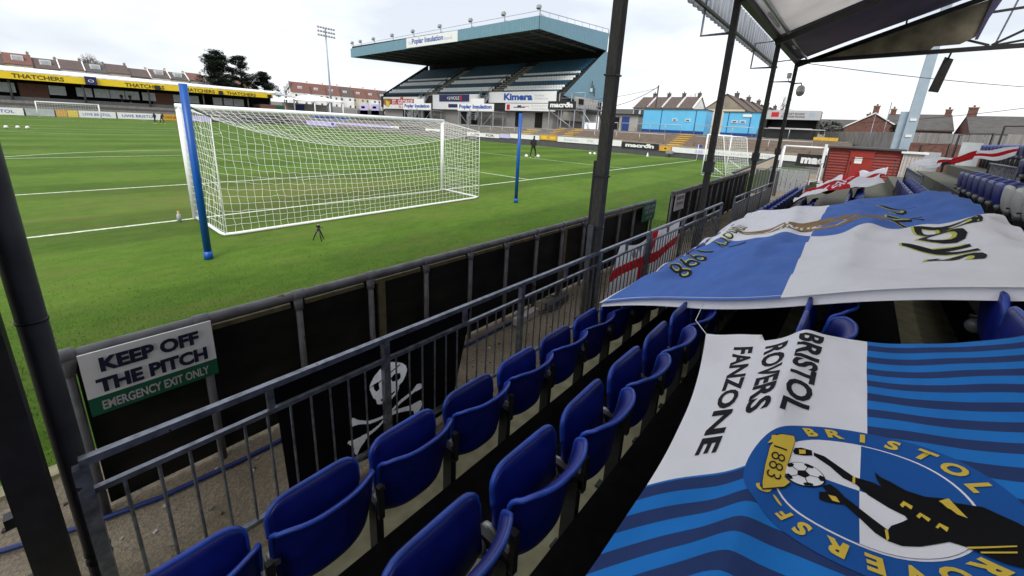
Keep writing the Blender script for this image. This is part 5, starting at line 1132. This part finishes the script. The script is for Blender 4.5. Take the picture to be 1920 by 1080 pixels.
# ================================================================== stand rear fence and houses to the right
def fence(label, p, q, h, m, n, z0=0):
    b = MB(); p, q = Vector(p), Vector(q); d = (q-p)
    for i in range(n): t0, t1 = i/n, (i+.96)/n; b.prism([p+d*t0, p+d*t1, p+d*t1+Vector((0,0,h)), p+d*t0+Vector((0,0,h))], d.cross(Vector((0,0,1))).normalized()*(.04+.03*(i % 2)), m)
    tag(b.build('fence', loc=(p+q)/2), label, 'fence')
fence('long weathered grey board fence behind the upper seats', (33,-14.5,0), (31,-34,0), 3.4, 'fence_grey', 60)
fence('grey corrugated fence between kiosk and mast', (50,-9.6,0), (42,-14.6,0), 3.6, 'fence_grey', 40)
b = MB(); b.box((29,-20,1.35), (.3,11,2.7), 'brick'); tag(b.build('brick_wall', loc=(29,-20,0)), 'low red brick wall with pale patches behind the upper seats', 'wall')
for i, (y0, y1, z0) in enumerate(((-14.65,-15.75,2.56),(-15.85,-17.0,3.16),(-17.1,-20.3,3.62))):
    x = 26.0-.9*i
    r = thing('mesh_screen', ['lowest black framed glazed screen at the stand end, next to the mast','middle black framed glazed screen at the stand end','highest black framed glazed screen at the right edge'][i], 'screen', (x,y0,0))
    b = MB(); b.tube([(x,y0,0),(x,y0,z0),(x,y1,z0+.15),(x,y1,0)], .05, 'black_steel', 6); b.build('frame', r)
    b = MB(); b.prism([(x+.05,y0-.2,.2),(x+.05,y1+.2,.2),(x+.05,y1+.2,z0-.35),(x+.05,y0-.2,z0-.35)], (.03,0,0), 'pale_glass' if i < 2 else 'fence_grey'); b.build('panel', r)
def house(name, label, c, w, d, ze, zr, wallm, roofm, ang, zb=0, group=None, wins=2, storeys=2, chim=1, dormer=0, cat='house', gablem=None, chimm='brick', verge=False):
    """ridge along local x (width w); front faces local -y; c = centre of front base line"""
    R = Matrix.Rotation(ang,3,'Z'); c = Vector(c); T = lambda x, y, z: Vector((c.x,c.y,0)) + R @ Vector((x,y,0)) + Vector((0,0,z))
    g = thing(name, label, cat, T(0,d/2,zb), group)
    b = MB(); b.prism([T(-w/2,0,zb),T(w/2,0,zb),T(w/2,d,zb),T(-w/2,d,zb)], (0,0,ze-zb), wallm)
    for s in (-1, 1): b.prism([T(s*w/2,0,ze),T(s*w/2,d,ze),T(s*w/2,d/2,zr-.12)], R @ Vector((-s*.2,0,0)), gablem or wallm)
    b.build('wall', g)
    b = MB(); ov = .3
    sl = (zr-ze)/(d/2)
    for s in (0, 1):
        y0, y1 = (-ov, d/2) if s == 0 else (d+ov, d/2)
        b.prism([T(-w/2-.05,y0,ze-ov*sl),T(w/2+.05,y0,ze-ov*sl),T(w/2+.05,y1,zr),T(-w/2-.05,y1,zr)], (0,0,.15), roofm)
    if verge:
        for e in (-1, 1):
            for y0, y1 in ((-ov, d/2), (d+ov, d/2)):
                b.prism([T(e*(w/2+.02)-.13,y0,ze-ov*sl+.1),T(e*(w/2+.02)+.13,y0,ze-ov*sl+.1),T(e*(w/2+.02)+.13,y1,zr+.1),T(e*(w/2+.02)-.13,y1,zr+.1)], (0,0,.16), 'render_white')
    rf = b.build('roof', g)
    for k in range(chim):
        x = -w/2+.35 + (w-.7)*k/max(1, chim-1) if chim > 1 else w/2-.4
        b = MB(); p = T(x,d/2,0); cw = .27 if w < 7.5 else .36; b.prism([T(x-cw,d/2-.3,zr-.9),T(x+cw,d/2-.3,zr-.9),T(x+cw,d/2+.3,zr-.9),T(x-cw,d/2+.3,zr-.9)], (0,0,1.6 if w < 7.5 else 1.9), chimm); b.prism([T(x-cw-.06,d/2-.36,zr+(.7 if w < 7.5 else 1.0)),T(x+cw+.06,d/2-.36,zr+(.7 if w < 7.5 else 1.0)),T(x+cw+.06,d/2+.36,zr+(.7 if w < 7.5 else 1.0)),T(x-cw-.06,d/2+.36,zr+(.7 if w < 7.5 else 1.0))], (0,0,.12), 'gable_stone'); b.tube([T(x,d/2,zr+.8),T(x,d/2,zr+1.1 if w < 7.5 else zr+1.35)], .1, chimm, 8); b.build('chimney', rf)
    for st_ in range(storeys):
        for k in range(wins):
            x = -w/2 + w*(k+.5)/wins; z = zb + (ze-zb)*(st_+.55)/storeys; hh = min(.75, (ze-zb)/storeys*.32)
            b = MB(); b.prism([T(x-.6,-.06,z-hh),T(x+.6,-.06,z-hh),T(x+.6,-.06,z+hh),T(x-.6,-.06,z+hh)], R @ Vector((0,.1,0)), 'window_white'); f = b.build('window', g)
            b = MB(); b.prism([T(x-.48,-.09,z-hh+.12),T(x+.48,-.09,z-hh+.12),T(x+.48,-.09,z+hh-.12),T(x-.48,-.09,z+hh-.12)], R @ Vector((0,.02,0)), 'glass'); b.build('pane', f)
    if dormer:
        for k in range(dormer):
            x = -w/2+w*(k+.5)/dormer; y = d*.16; zd = ze+y*sl
            b = MB(); b.prism([T(x-1.1,y,zd-.1),T(x+1.1,y,zd-.1),T(x+1.1,y,zd+1.5),T(x-1.1,y,zd+1.5)], R @ Vector((0,2.2,0)), 'window_white'); dm = b.build('dormer', g); b = MB(); b.prism([T(x-.85,y-.04,zd+.25),T(x+.85,y-.04,zd+.25),T(x+.85,y-.04,zd+1.25),T(x-.85,y-.04,zd+1.25)], R @ Vector((0,.03,0)), 'pale_glass'); b.build('pane', dm)
    return g
# left terrace on the hillside
rg = random.Random(11); cols = ['render_white','render_cream','render_grey','render_white','render_white','render_cream','render_grey']
roofs = ['roof_brown','roof_red','roof_brown','roof_brown','roof_grey','roof_brown','roof_brown','roof_brown','roof_grey','roof_red','roof_brown','roof_brown','roof_red']
words = ['at the left edge','with a pale dormer, second from the left','with a red roof, third from the left','fourth from the left','fifth from the left','in front of the bare round tree','sixth along, pale walled','seventh along with bright rooflights','eighth along before the tall blue pole','behind the blue pole top','red roofed, next to the dark cedar','half hidden by the dark cedar','last one beyond the cedars']
for i in range(13):
    x = -8.5+5.1*i; sl_ = .0
    house('terraced_house', 'terraced house on the hill '+words[i], (x,170+.3*i,0), 5.1, 9, 12.0+.05*i+[0,.3,-.2,.15][i % 4], 14.8+[0,.45,-.15,.25][i % 4], cols[i % 7], roofs[i], 0, 5.5, 'terraced houses above the yellow-fronted terrace', 2, 2, 1, 1 if i in (0,1,2,4,7,8) else 0, chimm='render_cream' if i > 5 else 'gable_stone', verge=i in (3,6,7,8,9))
w2 = ['nearest the cedars, red roofed with a white dormer','second, with a wide white dormer','third, behind the slim floodlight','fourth, with a grey dormer','fifth, red roofed','sixth, with red dormers','seventh, partly behind the grandstand']
for i in range(7):
    house('white_house', 'white terraced house '+w2[i], (97+9.6*i,228+1.5*i,0), 9.6, 11, 15.0+.1*i, 20.4+.2*i, 'render_white' if i != 4 else 'render_cream', ['roof_red','roof_red','roof_red','roof_brown','roof_red','roof_red','roof_brown'][i], -.25, 7.0, 'white terraced houses left of the grandstand', 2, 2, 1, 1, chimm='render_cream')
# terraces behind the blue cabins
w3 = ['leftmost','second','third','rightmost with a pale gable']
for i in range(4):
    house('brown_house', 'brown roofed terraced house behind the long blue cabin, '+w3[i], (70,19.9-2.75*i,0), 2.75, 8, 7.1, 9.2, 'render_white', 'roof_brown', -PI/2, 2.6, 'brown roofed houses behind the blue cabins', 2, 2, 1, chimm='roof_brown', gablem='render_white', verge=True)
for i in range(5):
    house('gabled_house', 'grey brown gabled house, %s in the row behind the right cabin' % ORD[i], (64+7*i,.5-.5*i,0), 7, 5.4, 6.4, 8.5, 'render_cream', 'roof_brown', 0, 2.6, 'gabled houses behind the right cabin', 1, 1, 1, chimm='roof_brown', gablem='gable_stone')
house('long_house', 'low grey roofed house beside the brown roofed terrace, left', (76,27,0), 9, 7, 5.6, 7.2, 'render_grey', 'roof_grey', -PI/2, 2.6)
house('brick_house', 'red brick house with white gable edges right of the kiosk', (70,-11.0,0), 9, 5.5, 4.5, 6.3, 'brick', 'roof_grey', PI, 2.0, None, 1, 1, 1, verge=True)
house('brick_house', 'long grey roofed brick house behind the steel mast', (66,-18.3,0), 5.9, 8, 4.6, 6.5, 'brick', 'roof_grey', -PI/2, 1.5, None, 3, 1, 2)
house('brick_house', 'grey roofed brick house at the right edge behind the upper seats', (62,-26.5,0), 9, 8, 4.3, 6.2, 'brick', 'roof_grey', -PI/2, 1.5, None, 3, 1, 2)
house('long_house', 'distant low grey roof between kiosk and brick house', (75,-9.5,0), 9, 8, 4.3, 6.0, 'render_grey', 'roof_grey', -PI/2, 2.0)
# ================================================================== far end: yellow-fronted terrace, tents
g = thing('yellow_terrace', 'low covered terrace with a long yellow fascia at the far end', 'stand', (12,106,0)); Y = 104.0
b = MB(); b.prism([(-40,Y,6.0),(36.6,Y,6.3),(36.6,Y,7.45),(-40,Y,7.3)], (0,.2,0), 'sign_yellow')
for x0, s in ((-5.5,'THATCHERS'),(9.0,'THATCHERS'),(18.0,'THATCHERS'),(26.5,'THATCHERS'),(-22,'THATCHERS')):
    letter(b, s, (x0,Y-.03,6.35), (1,0,0), (0,0,1), 6.2, .75, 'text_brown', .03)
b.build('fascia', g)
b = MB(); b.prism([(-40,Y,7.35),(37,Y,7.5),(41,Y+9,8.3),(-40,Y+9,8.6)], (0,0,.2), 'tent_white'); b.prism([(36.2,Y,7.35),(45.5,Y+5,6.9),(41,Y+9,8.2)], (0,0,.12), 'galv'); b.build('roof', g)
b = MB(); b.box((-2,Y+8.5,3.5), (82,.3,7.2), 'black_board'); b.build('rear_wall', g)
for x in (3.0,12.5,22.0,31.0,36.0,-6): b = MB(); b.tube([(x,Y+.5,0),(x,Y+.5,6.5)], .16, 'black_steel', 8); b.build('column', g)
for x in (-6.5,-.2,3.4,5.9,8.2,10.5,13.2,18.5,21,26,27.9,30.3):
    f = MB(); f.box((x,Y+5,4.75), (2.2,.2,1.7), 'pale_glass'); f.build('glazed_panel', g)
for x in (-3.2,15.6): f = MB(); f.box((x,Y+5.2,4.4), (3.6,.3,2.6), 'brick'); f.build('brick_panel', g)
b = MB()
for k in range(5): b.box((-2,Y-3.5+1.3*k,.9+.45*k), (82,1.3,.55), 'terrace_grey' if k % 2 else 'board_grey'); 
b.box((-2,Y+3,1.6),(82,4,3.2),'board_grey'); b.build('steps', g)
b = MB(); b.box((4.2,Y-.3,6.9), (1.6,.4,1.5), 'navy'); letter(b, 'O', (3.8,Y-.52,6.6), (1,0,0), (0,0,1), .8, .5, 'sign_white'); b.build('round_sign', g)
for k, (x, z) in enumerate(((14.0,6.6),(25.3,6.6),(35.7,6.7))): f = MB(); f.box((x,Y-.3,z), (.8,.5,.9), 'camera_black'); f.build('spotlight', g)
b = MB(); b.box((36.5,107,3.4), (5.5,6,2.6), 'brick'); b.box((38,103.9,4.0), (1.6,.1,1.2), 'sign_green'); tag(b.build('brick_hut', loc=(36.5,107,2)), 'small red brick building at the right end of the yellow-fronted terrace', 'building')
g = thing('white_marquee', 'white tent roof on poles between the yellow terrace and the grandstand', 'marquee', (52,114,0))
b = MB(); vs = [(44,110,6.5),(59,110,7.2),(60.5,122,7.4),(45,122,6.8),(51,116,8.6)]; b.add(vs, [(0,1,4),(1,2,4),(2,3,4),(3,0,4)], 'tent_white', False); b.prism([(44,110,6.2),(59,110,6.9),(59,110,7.2),(44,110,6.5)], (0,.1,0), 'tent_white'); b.prism([(59,110,6.9),(60.5,122,7.1),(60.5,122,7.4),(59,110,7.2)], (.1,0,0), 'tent_white'); b.build('roof', g)
for x, y in ((44.3,110.3),(50,110.3),(54.5,110.3),(58.6,110.3),(46,121),(59.5,121)): b = MB(); b.tube([(x,y,0),(x,y,6.8)], .18, 'white_paint', 8); b.build('pole', g)
b = MB(); b.box((52,121,4.2), (14,.3,3.6), 'render_grey'); b.box((50,120.7,4.6),(3,.1,2),'cabin_navy'); b.build('rear_wall', g)
b = MB(); b.prism([(57,104,2.2),(64,100,4.6),(64,100,3.2),(60,104,2.2)], (0,.3,0), 'text_blue'); tag(b.build('blue_tarpaulin', loc=(60,103,3)), 'bright blue sloping sheet right of the white marquee', 'sheet')
for i, (y0, y1, m) in enumerate(((92,96,'sign_white'),(86.5,90.3,'sign_white'),(80.2,84.5,'sign_black'))):
    board('dugout_board', ['white hoarding left of the dark gap beside the grandstand','white hoarding right of the dark gap beside the grandstand','black hoarding with white lettering at the left end of the grandstand'][i], 'board', (56,y1,3.2), (0,-1,0), y1-y0, 3.2 if i < 2 else 2.0, m, [('macron',.5,.5,3,.8,'sign_white',.03)] if i == 2 else [], [(0,1.5,y1-y0,3.1,'lavender'),(.8,2,2.6,2.6,'red')] if i < 2 else [], .3)
b = MB(); b.box((57,88.4,3.2), (2,18,3.0), 'board_grey'); tag(b.build('hoarding_base', loc=(57,88,2)), 'dark scaffold base under the hoardings left of the grandstand', 'platform')
g = thing('tall_floodlight', 'slim floodlight pylon with three rows of lamps left of the grandstand', 'floodlight', (64.7,130,5)); b = MB(); b.tube([(64.9,130,4),(64.4,130,31)], [.36,.2], 'mast_blue', 10); b.build('pole', g)
for j in range(3):
    b = MB(); b.beam((61.6,130,28.6+1.2*j), (67.4,130,28.5+1.2*j), .12, .12, 'galv'); b.build('crossarm', g)
    for k in range(7):
        f = MB(); f.box((61.9+.88*k,129.6,28.6+1.2*j), (.5,.4,.5), 'hinge_grey', Matrix.Rotation(-.4,3,'X')); f.build('lamp', g)
# ================================================================== overhead wires
def wire(label, p, q, sag, r=.018):
    p, q = Vector(p), Vector(q); b = MB(); b.tube([p.lerp(q, i/16)+Vector((0,0,-sag*4*(i/16)*(1-i/16))) for i in range(17)], r, 'black_steel', 5); tag(b.build('overhead_wire', loc=(p+q)/2), label, 'wire')
wire('thin wire from the far roof column to the right edge', (11,-9.8,4.95), (24,-22.5,5.0), .25, .012)
wire('thin dark wire sagging from the right edge over the grey roofs', (40,-12,4.2), (34,-24.5,6.3), .3, .02)
b = MB(); b.tube([(66,15.5,2.6),(66,15.5,10.6)], .12, 'bark', 8)
tag(b.build('utility_pole', loc=(66,15.5,2.6)), 'wooden utility pole among bare branches behind the blue cabin', 'pole')
wire('black cable running from the utility pole behind the timber column', (66,15.5,10.4), (62,25,6.5), .9, .05)
wire('second thinner cable left of the utility pole', (66,15.5,10.2), (60,30,7.5), .5, .03)
for (x,y,h) in ((44,-13.9,6.2),(43,-13.0,5.2)): b = MB(); b.tube([(x,y,0),(x,y,h)], .035, 'rail_steel', 6); tag(b.build('aerial_pole', loc=(x,y,0)), 'thin grey aerial pole beside the steel mast, %s' % ('taller' if h > 6 else 'shorter'), 'pole')
# ================================================================== trees
def leafblob(b, rg, c, rx, ry, rz, n, size, m, flat=.5):
    vs = []; fs = []
    for i in range(n):
        while True:
            p = Vector((rg.uniform(-1,1), rg.uniform(-1,1), rg.uniform(-1,1)))
            if .25 < p.length < 1: break
        q = Vector(c)+Vector((p.x*rx, p.y*ry, p.z*rz)); a = rg.uniform(0,2*PI); s = size*rg.uniform(.6,1.4)
        u = Vector((math.cos(a), math.sin(a), rg.uniform(-.4,.4)))*s; v = Vector((-math.sin(a), math.cos(a), rg.uniform(-1,1)*flat))*s*.7
        k = len(vs); vs += [q-u, q+v, q+u, q-v]; fs.append((k,k+1,k+2,k+3))
    b.add(vs, fs, m)
def cedar(label, base, h, spread, seed, dense=1.0):
    rg = random.Random(seed); base = Vector(base); g = thing('cedar_tree', label, 'tree', base, 'dark cedars behind the far end')
    b = MB(); b.tube([base, base+Vector((.2,0,h*.4)), base+Vector((0,0,h*.95))], [.45,.34,.1], 'bark', 8); c = MB()
    for i in range(int(95*dense)):
        t = rg.uniform(.06,1)**.85; a = rg.uniform(0,2*PI); l = spread*(.2+1.15*(1-t)**.55)*rg.uniform(.25,1.0)*(.75+.3*math.sin(5*a+seed))
        p = base+Vector((0,0,h*t*.93)); q = p+Vector((l*math.cos(a), l*math.sin(a)*.7, rg.uniform(.1,.9)))
        if i % 2: b.tube([p, p.lerp(q,.5)+Vector((0,0,.2)), q], [.11,.07,.03], 'bark', 4)
        s_ = rg.uniform(.5,1.15); leafblob(c, rg, q, spread*.24*s_, spread*.24*s_, .75*s_, int(230*s_), .17, 'pine', .7)
        leafblob(c, rg, q+Vector((rg.gauss(0,.5),rg.gauss(0,.4),.35)), spread*.3*s_, spread*.3*s_, .4, 40, .13, 'pine', .7)
    b.build('trunk', g); c.build('crown', g)
cedar('broad dark cedar, tallest, left of the group behind the yellow fascia', (35.5,142,7.5), 12.6, 6.2, 1, 1.35)
cedar('open branched cedar, middle of the group', (42.0,143,7.5), 12.4, 5.4, 2, .75)
cedar('low dark cedar at the right of the group', (49.5,146,7), 8.6, 4.4, 3, 1.0)
def bare(label, base, h, spread, seed, lv=4, nb=3, group='bare winter trees', m='twig', r0=.16):
    rg = random.Random(seed); base = Vector(base); g = thing('bare_tree', label, 'tree', base, group); tr = MB(); cr = MB()
    def grow(p, d, l, r, k):
        q = p+d*l; (tr if k == lv else cr).tube([p, p.lerp(q,.5)+Vector((rg.gauss(0,.03*l),rg.gauss(0,.03*l),0)), q], [r, r*.85, r*.7], 'bark' if k >= lv-1 else m, 5 if k > 1 else 3, False)
        if k == 0: return
        for i in range(nb+(k < 2)):
            a = rg.uniform(0,2*PI); e = Vector((math.cos(a),math.sin(a),0))*spread*rg.uniform(.5,1.0); grow(p.lerp(q, rg.uniform(.55,1)), (d+e+Vector((0,0,.15))).normalized(), l*rg.uniform(.55,.75), r*.55, k-1)
    grow(base, Vector((0,0,1)), h*.36, r0, lv); tr.build('trunk', g); cr.build('crown', g)
bare('wide rounded leafless tree above the left houses', (13.5,196,9), 13, 1.0, 4, 5, 4, r0=.3)
bare('leafless tree left of the white houses', (64,165,7), 10.5, .7, 5, 5, 3, r0=.25)
bare('smaller leafless tree beside the white houses', (74,190,7.5), 9, .8, 6, 5, 3, r0=.22)
for i, (x, y) in enumerate(((118,262),(134,268),(150,268))): bare('hazy leafless tree on the skyline over the white houses, %s from the left' % ORD[i], (x,y,10), 15, .9, 20+i, 4, 4, r0=.3)
bare('tall slender leafless tree behind the brown roofed houses', (78,13.5,2.6), 10, .35, 9, 5, 3, r0=.12)
bare('slender leafless tree left of the gabled houses', (70,5.9,2.6), 8.2, .35, 10, 5, 3, r0=.12)
bare('tangle of leafless branches round the utility pole', (64,15.4,2.6), 6.8, .6, 12, 5, 3, r0=.1)
bare('thin leafless tree just right of the third column', (66,-2.6,2.6), 7.5, .4, 13, 5, 3, r0=.1)
rg = random.Random(30)
for i, (x, y, z, r, lab) in enumerate(((56,-9.6,4.1,1.2,'dark bush behind the right end of the kiosk'),(62,-4.4,5.6,1.3,'dark evergreen bush above the kiosk roof'),(60,-16.1,4.4,.8,'small bush between the brick house and the mast'))):
    g = thing('bush', lab, 'bush', (x,y,2.4)); b = MB(); b.tube([(x,y,1.5),(x,y,z)], .12, 'bark', 6); b.build('stem', g); b = MB(); leafblob(b, rg, (x,y,z), r, r*1.2, r*.8, 700, .14, 'ivy'); b.build('foliage', g)
rg = random.Random(31); b = MB()
for k in range(26): leafblob(b, rg, (rg.uniform(-12,60),rg.uniform(150,160),8.0+rg.uniform(-.5,1.0)), rg.uniform(1.5,3), 1.5, rg.uniform(.7,1.4), 90, .3, rg.choice(['ivy','twig','pine']))
tag(b.build('shrubbery'), 'scrubby garden greenery on the slope below the left houses', 'shrubs', kind='stuff')

person('person in yellow hi-vis jacket on the platform at the left end of the grandstand', (56.2,84.9,4.7), math.radians(90), .05, .8, 'hivis', 'navy')
person('person in dark coat standing behind the far goal under the yellow fascia', (8.4,106.2,3.2), math.radians(180), .03, .7, 'cloth_black', 'navy')
person('second person in dark coat beside the first under the yellow fascia', (9.7,106.2,3.2), math.radians(175), .03, .7, 'cloth_black', 'cloth_black')
